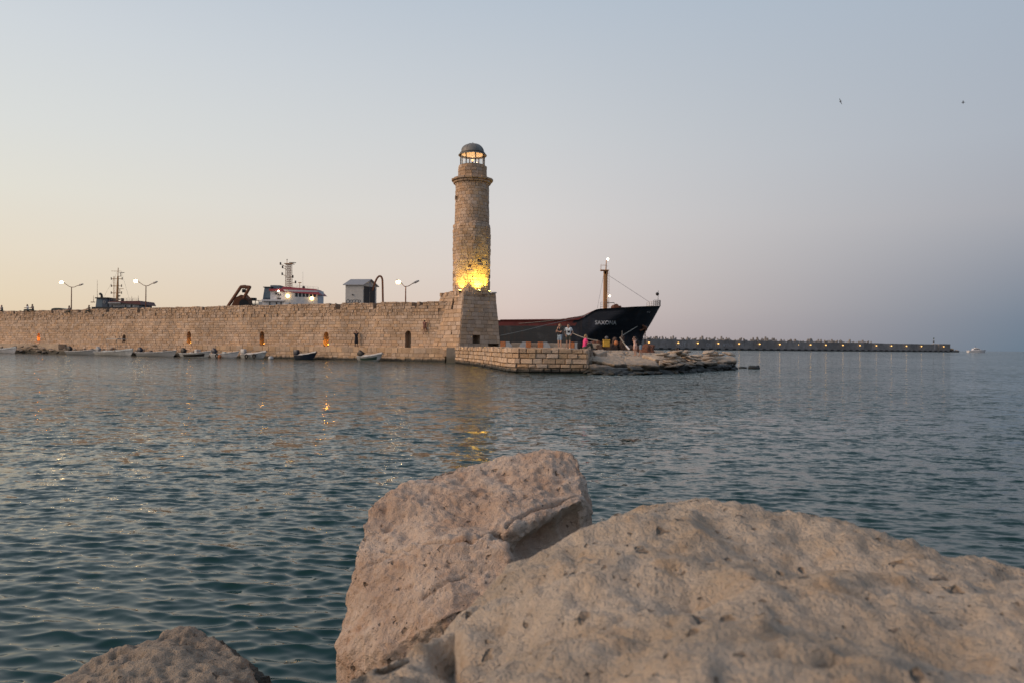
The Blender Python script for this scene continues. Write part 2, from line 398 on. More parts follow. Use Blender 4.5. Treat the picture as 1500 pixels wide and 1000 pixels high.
def courses(z0, z1, h0, h1, r):
    out = []; z = z0
    while z < z1 - h0 * .6:
        h = r.uniform(h0, h1)
        if z + h > z1 - h0 * .5: h = z1 - z
        out.append((z, z + h)); z += h
    return out
def cuts(a, b, holes):
    iv = [(a, b)]
    for h0, h1 in holes:
        nx = []
        for x0, x1 in iv:
            if h1 <= x0 or h0 >= x1: nx.append((x0, x1))
            else:
                if h0 - x0 > .06: nx.append((x0, h0))
                if x1 - h1 > .06: nx.append((h1, x1))
        iv = nx
    return iv
def row(a, b, l0, l1, r):
    L = b - a; out = []; x = a
    while x < b - 1e-4:
        l = r.uniform(l0, l1)
        if x + l > b - l0 * .6: l = b - x
        out.append((x, x + l)); x += l
    return out

# ================================================================== WATER
def make_water():
    rr = [2.2]
    while rr[-1] < 9000:
        r = rr[-1]; rr.append(r + min(.003 + .00040 * r * r, r * .12))
    rr = np.array(rr); th = np.radians(np.linspace(-45, 45, 860))
    Rg, Tg = np.meshgrid(rr, th, indexing='ij')
    x = (Rg * np.sin(Tg)).ravel(); y = (Rg * np.cos(Tg)).ravel(); rad = Rg.ravel()
    dr = np.gradient(rr); sp = np.maximum(np.repeat(dr, len(th)), rad * (th[1] - th[0]))
    r_ = np.random.RandomState(5); dx = np.zeros_like(x); dy = np.zeros_like(x); dz = np.zeros_like(x)
    tot = np.zeros_like(x); tall = 0
    for i in range(150):
        lam = 10 ** r_.uniform(math.log10(.06), math.log10(.75))
        ang = R(82) + r_.normal(0, .30) if i % 6 else R(82) + r_.uniform(-1.0, 1.0)
        k = 2 * math.pi / lam; slope = .030 * math.exp(-((math.log(lam / .15)) / 1.0) ** 2)
        a = slope / k; ph = r_.uniform(0, 2 * math.pi); cx, cy = math.cos(ang), math.sin(ang)
        w = np.clip((lam / sp - 2.2) / 2.0, 0, 1)
        q = k * (x * cx + y * cy) + ph
        dz += w * a * np.cos(q); s_ = np.sin(q) * a * w * 1.0; dx -= s_ * cx; dy -= s_ * cy
        tot += (w * slope) ** 2; tall += slope ** 2
    # gusts: patches of calmer and rougher water
    P = np.stack([x * .05, y * .035, 0 * x], 1); g = 1 + .45 * perlin(P, 3) + .25 * perlin(P * 3.1, 9)
    V = np.stack([x + dx * g, y + dy * g, dz * g], 1)
    nr, nc = len(rr), len(th); idx = np.arange(nr * nc).reshape(nr, nc)
    q = np.stack([idx[:-1, :-1], idx[:-1, 1:], idx[1:, 1:], idx[1:, :-1]], -1).reshape(-1, 4)
    q = q[:, ::-1]
    me = bpy.data.meshes.new('water'); me.vertices.add(len(V)); me.vertices.foreach_set('co', V.ravel())
    me.loops.add(q.size); me.loops.foreach_set('vertex_index', q.ravel().astype(np.int32))
    me.polygons.add(len(q)); me.polygons.foreach_set('loop_start', np.arange(0, q.size, 4, dtype=np.int32))
    me.polygons.foreach_set('use_smooth', np.ones(len(q), bool)); me.update(calc_edges=True)
    a = me.attributes.new('chop', 'FLOAT', 'POINT'); a.data.foreach_set('value', np.sqrt(np.clip(1 - tot / tall, 0, 1)) * g)
    me.materials.append(MATS['water'])
    return tag(link(bpy.data.objects.new('water', me)), kind='structure')
m, t, p = newmat('water')
p.inputs['Base Color'].default_value = (.005, .031, .027, 1); p.inputs['Roughness'].default_value = .06; p.inputs['IOR'].default_value = 1.333
g = N(t, 'ShaderNodeNewGeometry'); at_ = N(t, 'ShaderNodeAttribute', attribute_name='chop')
vec = None
for sc, amt in ((1.6, .12), (4.5, .24), (11.0, .26), (26, .16)):
    mp = N(t, 'ShaderNodeMapping'); mp.inputs['Scale'].default_value = (sc * .55, sc, sc); mp.inputs['Rotation'].default_value = (0, 0, R(-8))
    t.links.new(g.outputs['Position'], mp.inputs[0])
    n = N(t, 'ShaderNodeTexNoise'); n.inputs['Scale'].default_value = 1; n.inputs['Detail'].default_value = 2; t.links.new(mp.outputs[0], n.inputs['Vector'])
    s1 = N(t, 'ShaderNodeVectorMath', operation='SUBTRACT'); t.links.new(n.outputs['Color'], s1.inputs[0]); s1.inputs[1].default_value = (.5, .5, .5)
    s2 = N(t, 'ShaderNodeVectorMath', operation='MULTIPLY'); t.links.new(s1.outputs[0], s2.inputs[0]); s2.inputs[1].default_value = (amt * .4 * 2, amt * 2, 0)
    if vec is None: vec = s2.outputs[0]
    else:
        ad = N(t, 'ShaderNodeVectorMath', operation='ADD'); t.links.new(vec, ad.inputs[0]); t.links.new(s2.outputs[0], ad.inputs[1]); vec = ad.outputs[0]
sc_ = N(t, 'ShaderNodeVectorMath', operation='SCALE'); t.links.new(vec, sc_.inputs[0]); t.links.new(M(t, 'MULTIPLY_ADD', at_.outputs['Fac'], 2.5, .28), sc_.inputs['Scale'])
# added tilt of far-water normals toward shore, so they reflect higher, lighter sky
ls_ = N(t, 'ShaderNodeVectorMath', operation='SCALE'); ls_.inputs[0].default_value = (0, -.06, 0); t.links.new(at_.outputs['Fac'], ls_.inputs['Scale'])
a0_ = N(t, 'ShaderNodeVectorMath', operation='ADD'); t.links.new(g.outputs['Normal'], a0_.inputs[0]); t.links.new(ls_.outputs[0], a0_.inputs[1])
ad = N(t, 'ShaderNodeVectorMath', operation='ADD'); t.links.new(a0_.outputs[0], ad.inputs[0]); t.links.new(sc_.outputs[0], ad.inputs[1])
nm = N(t, 'ShaderNodeVectorMath', operation='NORMALIZE'); t.links.new(ad.outputs[0], nm.inputs[0]); t.links.new(nm.outputs[0], p.inputs['Normal'])
make_water()

# ================================================================== HARBOUR WALL
W0 = Vector((xat(0, 111.5), 111.5, 0)); W1 = Vector((xat(640, 75.5), 75.5, 0))
WD = (W1 - W0).normalized(); WN = Vector((WD.y, -WD.x, 0))
if WN.y > 0: WN = -WN
WL = (W1 - W0).length; WT = 6.15
def wp(s, z, d): return W0 + WD * s + WN * d + Vector((0, 0, z))
def s_of(px):           # distance along the wall seen in a photo column
    k = (px - PX) / F; return (k * W0.y - W0.x) / (WD.x - k * WD.y)
NICHES = [(57, 1.75, .62, 1.15), (182, 1.75, .66, .95), (277, 1.55, .72, 1.55), (384, 1.50, .70, 1.6), (478, 1.48, .74, 1.55), (598, 1.42, .72, 1.75)]
NOTCH = [(21, .5, .5), (77, .5, .45), (117, .6, .5), (158, .6, .45), (203, .55, .6), (298, .45, .5), (495, .7, .62), (549, .45, .6), (607, .6, .5), (617, .4, .35)]
SA, SB = -22.0, WL + 1.2
wall = empty('harbour_wall', wp(WL / 2, 0, 0), 'long tan stone harbour wall with arched niches behind the small boats', 'wall')
r = random.Random(11)
# core with niches and notches
ev = sorted([SA, SB] + [s_of(n[0]) + k * n[2] / 2 for n in NICHES for k in (-1, 1)] + [s_of(n[0]) + k * n[1] / 2 for n in NOTCH for k in (-1, 1)])
core = MB()
def cbox(mb, s0, s1, z0, z1, d0, d1, mat):
    vs = [wp(s, z, d) for z in (z0, z1) for s, d in ((s0, d1), (s1, d1), (s1, d0), (s0, d0))]
    mb.add(vs, [(0, 3, 2, 1), (4, 5, 6, 7), (0, 1, 5, 4), (1, 2, 6, 5), (2, 3, 7, 6), (3, 0, 4, 7)], mat)
THICK = -2.4
for a, b in zip(ev, ev[1:]):
    if b - a < .01: continue
    mid = (a + b) / 2; top = WT - .03
    for n in NOTCH:
        if abs(mid - s_of(n[0])) < n[1] / 2: top = WT - n[2]
    nic = [n for n in NICHES if abs(mid - s_of(n[0])) < n[2] / 2]
    if not nic: cbox(core, a, b, -1.5, top, THICK, 0, 'mortar')
    else:
        n = nic[0]; c = s_of(n[0]); hw = n[2] / 2; z0, z1 = n[1], n[1] + n[3]
        cbox(core, a, b, -1.5, z0, THICK, 0, 'mortar'); cbox(core, a, b, z0, top, THICK, -.55, 'mortar')
        spring = z1 - hw; K = 8
        def za(s): return spring + math.sqrt(max(0, hw * hw - (s - c) ** 2))
        for k in range(K):
            s0 = a + (b - a) * k / K; s1 = a + (b - a) * (k + 1) / K
            vs = [wp(s, z, d) for d in (0, -.56) for s, z in ((s0, za(s0)), (s1, za(s1)), (s1, top), (s0, top))]
            core.add(vs, [(0, 1, 2, 3), (4, 7, 6, 5), (0, 4, 5, 1), (3, 2, 6, 7)], 'mortar')
            vs = [wp(s, z, d) for d in (.035, -.3) for s, z in ((s0, za(s0) + .004), (s1, za(s1) + .004), (s1, z1 + .12), (s0, z1 + .12))]
            core.add(vs, [(0, 1, 2, 3), (0, 4, 5, 1), (3, 2, 6, 7)], 'wall_stone')
core.build('core', wall, True)
st = Stones()
for z0, z1 in courses(-.2, WT, .22, .36, r):
    zm = (z0 + z1) / 2; rub = zm > WT - 1.35
    holes = []
    for n in NICHES:
        c = s_of(n[0]); hw = n[2] / 2; sp_ = n[1] + n[3] - hw
        if n[1] - .05 < zm < n[1] + n[3] + .1: holes.append((c - hw, c + hw))
    for n in NOTCH:
        if zm > WT - n[2]: holes.append((s_of(n[0]) - n[1] / 2, s_of(n[0]) + n[1] / 2))
    for a, b in cuts(SA, SB, holes):
        for u0, u1 in row(a, b, *((.20, .58) if rub else (.28, .95)), r):
            if rub and r.random() < .03: continue
            top_ = z1 + (r.uniform(-.12, .09) if z1 > WT - .05 else 0)
            if z1 > WT - .05 and r.random() < (.16 if u0 > s_of(440) else .05): continue
            if rub and r.random() < .25:
                st.block(wp, u0, u1, z0, (z0 + top_) / 2, 'upper_stone', r, .09); st.block(wp, u0, u1, (z0 + top_) / 2, top_, 'upper_stone', r, .09)
            else: st.block(wp, u0, u1, z0, top_, 'upper_stone' if rub else 'wall_stone', r, .10 if rub else .05)
# coping stones on top
for u0, u1 in row(SA, SB, .4, 1.1, r):
    if r.random() < .18 or any(u1 > s_of(n[0]) - n[1] / 2 and u0 < s_of(n[0]) + n[1] / 2 for n in NOTCH): continue
    st.block(lambda u, v, d: wp(u, WT - .03 + d, -v), u0, u1, .02, r.uniform(.7, 1.0), 'upper_stone', r, .06)
st.build(wall)
# ledge along the wall foot
def s_off(px, d): k = (px - PX) / F; o_ = W0 + WN * d; return (k * o_.y - o_.x) / (WD.x - k * WD.y)
SL0, SL1 = s_of(300), s_off(652, .95)
LZ = 1.40
ledge = empty('stone_ledge', wp((SL0 + SL1) / 2, 0, .9), 'low stone ledge walkway along the foot of the harbour wall', 'ledge')
mb = MB(); cbox(mb, SL0, SL1, -1.2, LZ - .04, .12, .92, 'mortar'); mb.build('core', ledge, True)
st = Stones(); lp = lambda u, v, d: wp(u, v, .92 + d)
for z0, z1 in courses(-.3, LZ, .30, .42, r):
    for u0, u1 in row(SL0, SL1, .45, 1.1, r): st.block(lp, u0, u1, z0, z1, 'mole_stone', r, .05)
for u0, u1 in row(SL0, SL1, .6, 1.3, r): st.block(lambda u, v, d: wp(u, LZ - .04 + d, .96 - v), u0, u1, 0, .8, 'mole_stone', r, .04)
st.build(ledge)
# end of the ledge, the slot, and smooth concrete in it
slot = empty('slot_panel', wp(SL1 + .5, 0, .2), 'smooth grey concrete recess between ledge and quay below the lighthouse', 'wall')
mb = MB(); cbox(mb, SL1 - .3, SL1 + 2.2, -1.2, 1.40, -.3, .10, 'slot_shade_concrete'); mb.build('panel', slot, True)
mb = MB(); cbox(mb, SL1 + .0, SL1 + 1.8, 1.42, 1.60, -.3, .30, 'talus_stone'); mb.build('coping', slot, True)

# bank of rubble at the left foot of the wall
def rock_variants(n, seed, vox, noise=.12):
    out = []
    for k in range(n):
        q = random.Random(seed + k)
        pts = []
        for _ in range(16):
            v = Vector((q.gauss(0, 1), q.gauss(0, 1), q.gauss(0, 1))).normalized()
            pts.append(Vector((v.x * .5, v.y * .42, v.z * .33)) * q.uniform(.85, 1.1))
        me = hull_blob([pts], vox, 2, 'rock_piece'); V, Nn = arr(me)
        V = V + Nn * (fbm(V + k * 9.1, 3.0, 3, seed + k) * noise)[:, None]
        me.vertices.foreach_set('co', V.ravel()); me.update(); out.append(me)
    return out
def with_mat(mes, mat): 
    o = []
    for m_ in mes: c = m_.copy(); c.materials.append(MATS[mat]); o.append(c)
    return o
VAR = rock_variants(7, 40, .16)
RK_SHELF, RK_WALL = with_mat(VAR, 'shelf_rock'), with_mat(VAR, 'mole_stone')
RK_DARK = with_mat(VAR, 'weed_rock')
def piece(name, me, loc, size, parent, rz=0, tilt=(0, 0), world=True):
    o = bpy.data.objects.new(name, me)
    o.matrix_basis = Matrix.Translation(loc) @ Matrix.Rotation(rz, 4, 'Z') @ Matrix.Rotation(tilt[0], 4, 'X') @ Matrix.Rotation(tilt[1], 4, 'Y') @ Matrix.Diagonal((*size, 1))
    return link(o, parent, world)
bank = MB(); cbox(bank, SA, SL0, -1.0, .55, .0, 1.5, 'shelf_rock'); cbox(bank, SA, s_of(97), .3, 1.35, .12, 1.1, 'shelf_rock')
bank = tag(bank.build('rubble_bank'), kind='structure')
r = random.Random(21)
for k in range(120):
    s = r.uniform(SA + 2, SL0 + .6); d = r.uniform(.4, 1.9); sz = r.uniform(.5, 1.15)
    z = .28 + (1.7 - d) * .38 + r.uniform(-.1, .15)
    piece('stone', r.choice(RK_WALL if r.random() < .7 else RK_SHELF), wp(s, z, d), (sz, sz * r.uniform(.7, 1), sz * r.uniform(.6, .95)), bank, r.uniform(0, 6.3), (r.uniform(-.2, .2), r.uniform(-.2, .2)))
for k in range(16):       # flat slabs at the far left
    s = s_of(2 + k * 6); piece('slab', r.choice(RK_WALL), wp(s, .75 + r.uniform(-.3, .45), 1.5 + r.uniform(-.3, .2)), (r.uniform(1.0, 2.0), .8, .55), bank, math.atan2(WD.y, WD.x), (0, r.uniform(-.1, .1)))
cb = MB(); a0 = ground(67, 515.5); b0 = ground(98, 516.2)
cb.box((a0.x, a0.y - .2, -.5), (b0.x, a0.y + 1.8, 1.35), 'concrete', .12, R(-12))
tag(cb.build('concrete_block'), 'big weathered concrete block at the water beside the leftmost niche', 'block')

# quay behind the wall
qy = MB(); Q = [wp(SA, 0, THICK + .05), wp(SB - 3, 0, THICK + .05), wp(SB - 3, 0, -15), wp(SA, 0, -24)]
qy.prismz([(v.x, v.y) for v in Q], -1.5, 5.0, 'deck_stone'); tag(qy.build('quay'), kind='structure')
QZ = 5.0

# ================================================================== LIGHTHOUSE
TC = Vector((-4.22, 75.5, 0)); al = R(38)
dR = Vector((math.cos(al), math.sin(al), 0)); dL = Vector((-math.sin(al), math.cos(al), 0))
B0 = Vector((-5.2, 71.9, 0)); T0 = Vector((-4.86, 72.95, 0)); ZB, ZT = 1.2, 6.85
Bq = [B0, B0 + dR * 5.1, B0 + dR * 5.1 + dL * 5.3, B0 + dL * 5.3]; Tq = [T0, T0 + dR * 3.95, T0 + dR * 3.95 + dL * 4.1, T0 + dL * 4.1]
lh = empty('lighthouse', TC, 'tall tan stone lighthouse with lit lantern and yellow floodlit foot', 'lighthouse')
def qpt(q, z):
    k = (z - ZB) / (ZT - ZB); return Bq[q % 4].lerp(Tq[q % 4], k) + Vector((0, 0, z))
r = random.Random(31); st = Stones()
HOLES = {0: [(1.60, 2.55, 1.9, 2.85), (3.55, 5.0, 1.2, 1.95)], 3: [(3.05, 3.45, 5.2, 6.3), (3.6, 3.85, 2.55, 2.95)]}   # face: u0,u1,z0,z1
mb = MB()
for q in range(4):
    Lb = (Bq[(q + 1) % 4] - Bq[q]).length
    nrm = ((Bq[(q + 1) % 4] - Bq[q]).normalized()).cross(Vector((0, 0, 1)))
    def mp(u, z, d, q=q, Lb=Lb, nrm=nrm): return qpt(q, z).lerp(qpt(q + 1, z), u / Lb) + nrm * d
    for z0, z1 in courses(ZB, ZT, .34, .46, r):
        zm = (z0 + z1) / 2
        hs = [(h[0], h[1]) for h in HOLES.get(q, []) if h[2] < zm < h[3]]
        for a, b in cuts(0, Lb, hs):
            for u0, u1 in row(a, b, .5, 1.15, r): st.block(mp, u0, u1, z0, z1, 'talus_stone', r, .06)
    # core face pieces around the holes
    us = sorted({0, Lb, *[x for h in HOLES.get(q, []) for x in h[:2]]}); zs = sorted({ZB - .6, ZT - .02, *[x for h in HOLES.get(q, []) for x in h[2:]]})
    us = [u for u in us if 0 <= u <= Lb]
    for ua, ub in zip(us, us[1:]):
        for za_, zb_ in zip(zs, zs[1:]):
            um, zm = (ua + ub) / 2, (za_ + zb_) / 2
            dep = -.9 if any(h[0] < um < h[1] and h[2] < zm < h[3] for h in HOLES.get(q, [])) else 0
            c4 = [(ua, za_), (ub, za_), (ub, zb_), (ua, zb_)]
            mb.add([mp(u, z, dep) for u, z in c4], [(0, 1, 2, 3)], 'mortar')
            if dep: mb.add([mp(u, z, d) for d in (0, dep) for u, z in c4], [(0, 1, 5, 4), (1, 2, 6, 5), (2, 3, 7, 6), (3, 0, 4, 7)], 'mortar')
tp = [qpt(q, ZT - .02) for q in range(4)]; mb.add(tp, [(0, 1, 2, 3)], 'deck_stone')
mb.build('base_core', lh, True)
# ragged stones on top of the base
for k in range(90):
    e = r.randrange(4); u = r.random(); base = qpt(e, ZT).lerp(qpt(e + 1, ZT), u); inn = (sum((qpt(i, ZT) for i in range(4)), Vector()) / 4 - base)
    base = base + inn * r.uniform(0, .16); sz = r.uniform(.25, .55)
    bm_ = Stones(); 
    st.block(lambda a, b, d, base=base: base + dR * a + dL * b + Vector((0, 0, d)), -sz / 2, sz / 2, -.18, .18, 'talus_stone', r, r.uniform(.1, .3))
# profile: lower octagon, round shaft, cornice, drum
def zpx(y): return 1.65 + (506.4 - y) * .0699
ZO, ZC = zpx(328), zpx(272)
def rad(z, th):
    if z < ZO:
        a = ((th + math.pi / 8 + R(10)) % (math.pi / 4)) - math.pi / 8; o = 1.80 / math.cos(a); k = min(1, max(0, (z - 9.9) / 1.2))
        rr_ = 1.84 * (1 - k) + o * k
        if z > ZO - .35: rr_ -= (z - ZO + .35) * .35
        return rr_
    if z < ZC: return 1.73 - (z - ZO) / (ZC - ZO) * .06
    return 1.45
def tmp_(th, z, d): rr_ = rad(z, th) + d; return TC + Vector((rr_ * math.cos(th), rr_ * math.sin(th), z))
ROUND = (R(207), zpx(292), .33)       # dark round window (bearing, height, radius)
for z0, z1 in courses(6.80, ZC, .25, .36, r):
    zm = (z0 + z1) / 2; hs = []
    if abs(zm - ROUND[1]) < ROUND[2]: q_ = math.sqrt(ROUND[2] ** 2 - (zm - ROUND[1]) ** 2) / 1.7; hs = [(ROUND[0] - q_, ROUND[0] + q_)]
    rough = zm < 10.4; a0_ = r.uniform(0, .4)
    for a, b in cuts(a0_, a0_ + 2 * math.pi, hs):
        for u0, u1 in row(a, b, .14, .36, r):
            if rough and r.random() < .03: continue
            st.block(tmp_, u0, u1, z0, z1, 'tower_stone', r, .07 if rough else .025, gap=.004, ch=.012, wob=.008, back=-.2)
for z0, z1, d in ((zpx(272.5), zpx(270), .07), (zpx(270), zpx(266.5), .24), (zpx(266.5), zpx(262.5), .42)):
    for u0, u1 in row(0, 2 * math.pi, .22, .42, r):
        if d > .4 and r.random() < .05: continue
        st.block(lambda th, z, dd, d=d: TC + Vector(((1.64 + d + dd) * math.cos(th), (1.64 + d + dd) * math.sin(th), z)), u0, u1, z0, z1 - (r.uniform(0, .1) if d > .4 else 0), 'tower_stone', r, .05, gap=.008, ch=.03, back=-.35)
for z0, z1 in courses(zpx(263), zpx(244.2), .26, .34, r):
    for u0, u1 in row(0, 2 * math.pi, .25, .6, r): st.block(lambda th, z, d: TC + Vector(((1.43 + d) * math.cos(th), (1.43 + d) * math.sin(th), z)), u0, u1, z0, z1, 'tower_stone', r, .02, gap=.007, ch=.012, wob=.006)
st.build(lh)
# tower core with the round window sunk in
mb = MB(); n = 64; zsn = [6.6 + (ZC - 6.6) * i / 40 for i in range(41)]
vs = []; 
for z in zsn:
    for i in range(n):
        th = 2 * math.pi * i / n; d = 0
        if math.hypot((th - ROUND[0]) * 1.7, z - ROUND[1]) < ROUND[2] + .03: d = -.8
        rr_ = rad(z, th) + d - .09; vs.append(TC + Vector((rr_ * math.cos(th), rr_ * math.sin(th), z)))
mb.add(vs, [(k * n + i, k * n + (i + 1) % n, (k + 1) * n + (i + 1) % n, (k + 1) * n + i) for k in range(40) for i in range(n)], 'mortar')
mb.lathe([(1.58, ZC - .02), (1.8, zpx(268)), (1.94, zpx(264.2)), (1.36, zpx(263.9)), (1.36, zpx(244.4)), (1.15, zpx(244.3)), (1.15, zpx(244.3) - .2), (0, zpx(244.3) - .2)], 'mortar', 48, TC)
mb.build('tower_core', lh, True)
# window ring, mesh screen
mb = MB(); ctr = TC + Vector((1.7 * math.cos(ROUND[0]), 1.7 * math.sin(ROUND[0]), ROUND[1])); ax = Vector((math.cos(ROUND[0]), math.sin(ROUND[0]), 0)); sx = Vector((-ax.y, ax.x, 0))
pts = [ctr + ax * .03 + (sx * math.cos(2 * math.pi * i / 18) + Vector((0, 0, 1)) * math.sin(2 * math.pi * i / 18)) * .36 for i in range(19)]
mb.path(pts, .045, 'tower_stone'); mb.build('round_window', lh, True)
# lantern room
zl0, zl1 = zpx(244.3), zpx(225.2)
lan = MB(); lan.lathe([(1.34, zl0 - .03), (1.34, zl0 + .06), (1.2, zl0 + .06), (1.2, zl0 - .03)], 'bronze', 32, TC)
lan.lathe([(1.30, zl1 - .07), (1.30, zl1 + .03), (1.18, zl1 + .03), (1.18, zl1 - .07)], 'bronze', 32, TC)
lan = lan.build('lantern', lh, True)
for i in range(8):
    th = 2 * math.pi * (i + .38) / 8; th2 = 2 * math.pi * (i + 1.38) / 8
    q = TC + Vector((1.25 * math.cos(th), 1.25 * math.sin(th), 0)); q2 = TC + Vector((1.25 * math.cos(th2), 1.25 * math.sin(th2), 0))
    mu = MB(); mu.tube(q + Vector((0, 0, zl0 + .04)), q + Vector((0, 0, zl1 - .04)), .06, 'bronze', n=6); mu.build('mullion', lan, True)
    dd = (q2 - q).normalized() * .05; gp = MB(); nn = Vector((dd.y, -dd.x, 0)).normalized() * .006
    vs = [q + dd, q2 - dd]; vs = [v + s * nn + Vector((0, 0, z)) for s in (-1, 1) for z in (zl0 + .06, zl1 - .07) for v in vs]
    gp.add(vs, [(0, 1, 3, 2), (4, 6, 7, 5), (0, 4, 5, 1), (2, 3, 7, 6), (0, 2, 6, 4), (1, 5, 7, 3)], 'glass'); gp.build('pane', lan, True)
dome = MB(); zr = zpx(226.3); prof = [(1.16, zr - .10), (1.45, zr - .16), (1.46, zr - .10), (1.20, zr + .06), (1.17, zr + .28)]
prof += [(1.17 * math.cos(R(a)), zr + .28 + .80 * math.sin(R(a))) for a in range(12, 86, 9)] + [(.06, zr + 1.09), (0, zr + 1.10)]
n = 24; dome.lathe(prof, 'lead_dome', n, TC); dome = dome.build('dome', lh, True, 'auto')
dr = MB()
for i in range(8):
    th = 2 * math.pi * (i + .38) / 8
    dr.path([TC + Vector(((rr_ + .006) * math.cos(th), (rr_ + .006) * math.sin(th), z)) for rr_, z in prof[4:]], .022, 'lead_dome', 5)
dr.build('dome_ribs', dome, True)
fn = MB(); fn.tube(TC + Vector((0, 0, zr + 1.08)), TC + Vector((0, 0, zr + 1.22)), .06, 'lead_dome', .03); fn.build('finial', dome, True)
il = MB(); il.lathe([(1.16, zr - .02), (1.1, zr + .3), (.85, zr + .75), (.4, zr + .98), (.0, zr + 1.03)], 'canvas', 24, TC); il.build('ceiling', lan, True)
lm = MB(); lm.tube(TC + Vector((0, 0, zl0 - .2)), TC + Vector((0, 0, zl0 + .5)), .13, 'bronze', .08); lm.build('lamp_stand', lan, True)
lb = MB(); lb.ball(TC + Vector((0, 0, zl0 + .62)), .07, 'niche_bulb'); lb.build('lamp', lan, True)
def point(name, loc, e, col, rad_=.1, parent=None):
    l = bpy.data.lights.new(name, 'POINT'); l.energy = e; l.color = col; l.shadow_soft_size = rad_
    o = bpy.data.objects.new(name, l); o.matrix_basis = Matrix.Translation(loc); return link(o, parent, bool(parent))
point('lantern_light', TC + Vector((0, 0, zl1 - .55)), 95, (1.0, .58, .26), .2, lan)
# floodlights on the base
def spot(name, loc, tgt, e, col, ang, parent, rad_=.08, blend=.6):
    l = bpy.data.lights.new(name, 'SPOT'); l.energy = e; l.color = col; l.spot_size = ang; l.spot_blend = blend; l.shadow_soft_size = rad_
    o = bpy.data.objects.new(name, l); d = (Vector(tgt) - Vector(loc)).normalized()
    o.matrix_basis = Matrix.Translation(loc) @ (-d).to_track_quat('Z', 'Y').to_matrix().to_4x4(); return link(o, parent, True)
for lab, px, Yf, e, tx in (('squat floodlight on the tower base shining up the middle of the shaft', 701, 73.15, 1500, 698), ('squat floodlight on the left of the tower base shining up the shaft', 673, 73.35, 620, 676), ('squat floodlight near the right corner of the tower base', 716.5, 74.2, 950, 712)):
    L = Vector((xat(px, Yf), Yf, 7.12)); tg = Vector((xat(tx, 74.3), 74.0, 8.4))
    f = empty('floodlight', L - Vector((0, 0, .25)), lab, 'floodlight', 'floodlights at the foot of the tower')
    b = MB(); b.box(L + Vector((-.14, -.13, -.10)), L + Vector((.14, .02, .03)), 'black', .02); b.build('housing', f, True)
    b = MB(); b.box(L + Vector((-.11, -.10, .032)), L + Vector((.11, .0, .045)), 'spot_lens'); b.build('lens', f, True)
    b = MB(); b.tube(L + Vector((0, -.05, -.26)), L + Vector((0, -.05, -.09)), .03, 'black'); b.build('bracket', f, True)
    spot('flood_beam', L + Vector((0, -.25, .15)), tg, e * .62, (1.0, .72, .10), R(80), f, .2)
b = MB(); c = at(724, 432, 74.9); cz = Vector((c.x, c.y, 6.9))
f = empty('floodlight', cz - Vector((0, 0, .2)), 'unlit floodlight sticking out from the right corner of the tower base', 'floodlight', 'floodlights at the foot of the tower')
b.tube(cz + Vector((-.5, .2, -.1)), cz + Vector((.1, 0, .1)), .03, 'steel'); b.build('bracket', f, True)
b = MB(); b.box(cz + Vector((-.2, -.12, .08)), cz + Vector((.25, .12, .2)), 'grey_paint', .03); b.build('housing', f, True)

# ================================================================== MOLE (low quay round the lighthouse)
gp = [ground(*q) for q in ((667, 531.5), (690, 534.4), (712, 538), (730, 541.6), (741, 543.9), (752, 545.1), (775, 545.7), (800, 546), (860, 546.6))]
def smooth_path(P, k=6):
    out = []
    for i in range(len(P) - 1):
        a, b, c, d = P[max(0, i - 1)], P[i], P[i + 1], P[min(len(P) - 1, i + 2)]
        for j in range(k):
            t_ = j / k; out.append(.5 * ((2 * b) + (c - a) * t_ + (2 * a - 5 * b + 4 * c - d) * t_ ** 2 + (3 * b - a - 3 * c + d) * t_ ** 3))
    return out + [P[-1]]
sp_ = smooth_path(gp); cum = [0]
for a, b in zip(sp_, sp_[1:]): cum.append(cum[-1] + (b - a).length)
ML = cum[-1]
def mole_pt(u, v, d):
    u = min(max(u, 0), ML - 1e-4); i = max(k for k in range(len(cum) - 1) if cum[k] <= u)
    a, b = sp_[i], sp_[i + 1]; q = a.lerp(b, (u - cum[i]) / (cum[i + 1] - cum[i])); tn = (b - a).normalized(); nn = Vector((tn.y, -tn.x, 0))
    return q + nn * (d - .04 * v) + Vector((0, 0, v))
MZ = 1.56
mole = empty('stone_mole', sp_[len(sp_) // 2], 'low curved stone quay in front of the lighthouse', 'quay')
back = [Vector((5.1, 49, 0)), Vector((6.6, 60, 0)), Vector((8.0, 76, 0)), Vector((-3.0, 82, 0)), Vector((-6.5, 78, 0)), Vector((-6.3, 71.6, 0))]
mb = MB(); pl = [mole_pt(cum[i], 0.0, -.17) for i in range(len(cum))] + back
mb.prismz([(v.x, v.y) for v in pl], -1.2, MZ - .05, 'mortar'); mb.build('core', mole, True)
mb = MB(); mb.add([Vector((v.x, v.y, MZ - .045)) for v in [mole_pt(cum[i], 0, -.28) for i in range(len(cum))] + back], [tuple(range(len(pl)))], 'deck_stone'); mb.build('deck', mole, True)
mb = MB(); A_, B_ = back[-1], mole_pt(0, 0, -.17); nn = Vector(((B_ - A_).y, -(B_ - A_).x, 0)).normalized(); nn = nn if nn.y < 0 else -nn
mb.add([q + nn * d + Vector((0, 0, z)) for d in (.02, .08) for z in (-1.0, 1.44) for q in (A_, B_)], [(0, 1, 3, 2), (4, 6, 7, 5), (0, 4, 5, 1), (2, 3, 7, 6), (0, 2, 6, 4), (1, 5, 7, 3)], 'slot_shade_concrete'); mb.build('slot_shade_panel', mole, True)  # dark sheet added over this face to darken the slot
r = random.Random(41); st = Stones()
rows_ = courses(-.25, MZ, .24, .36, r)
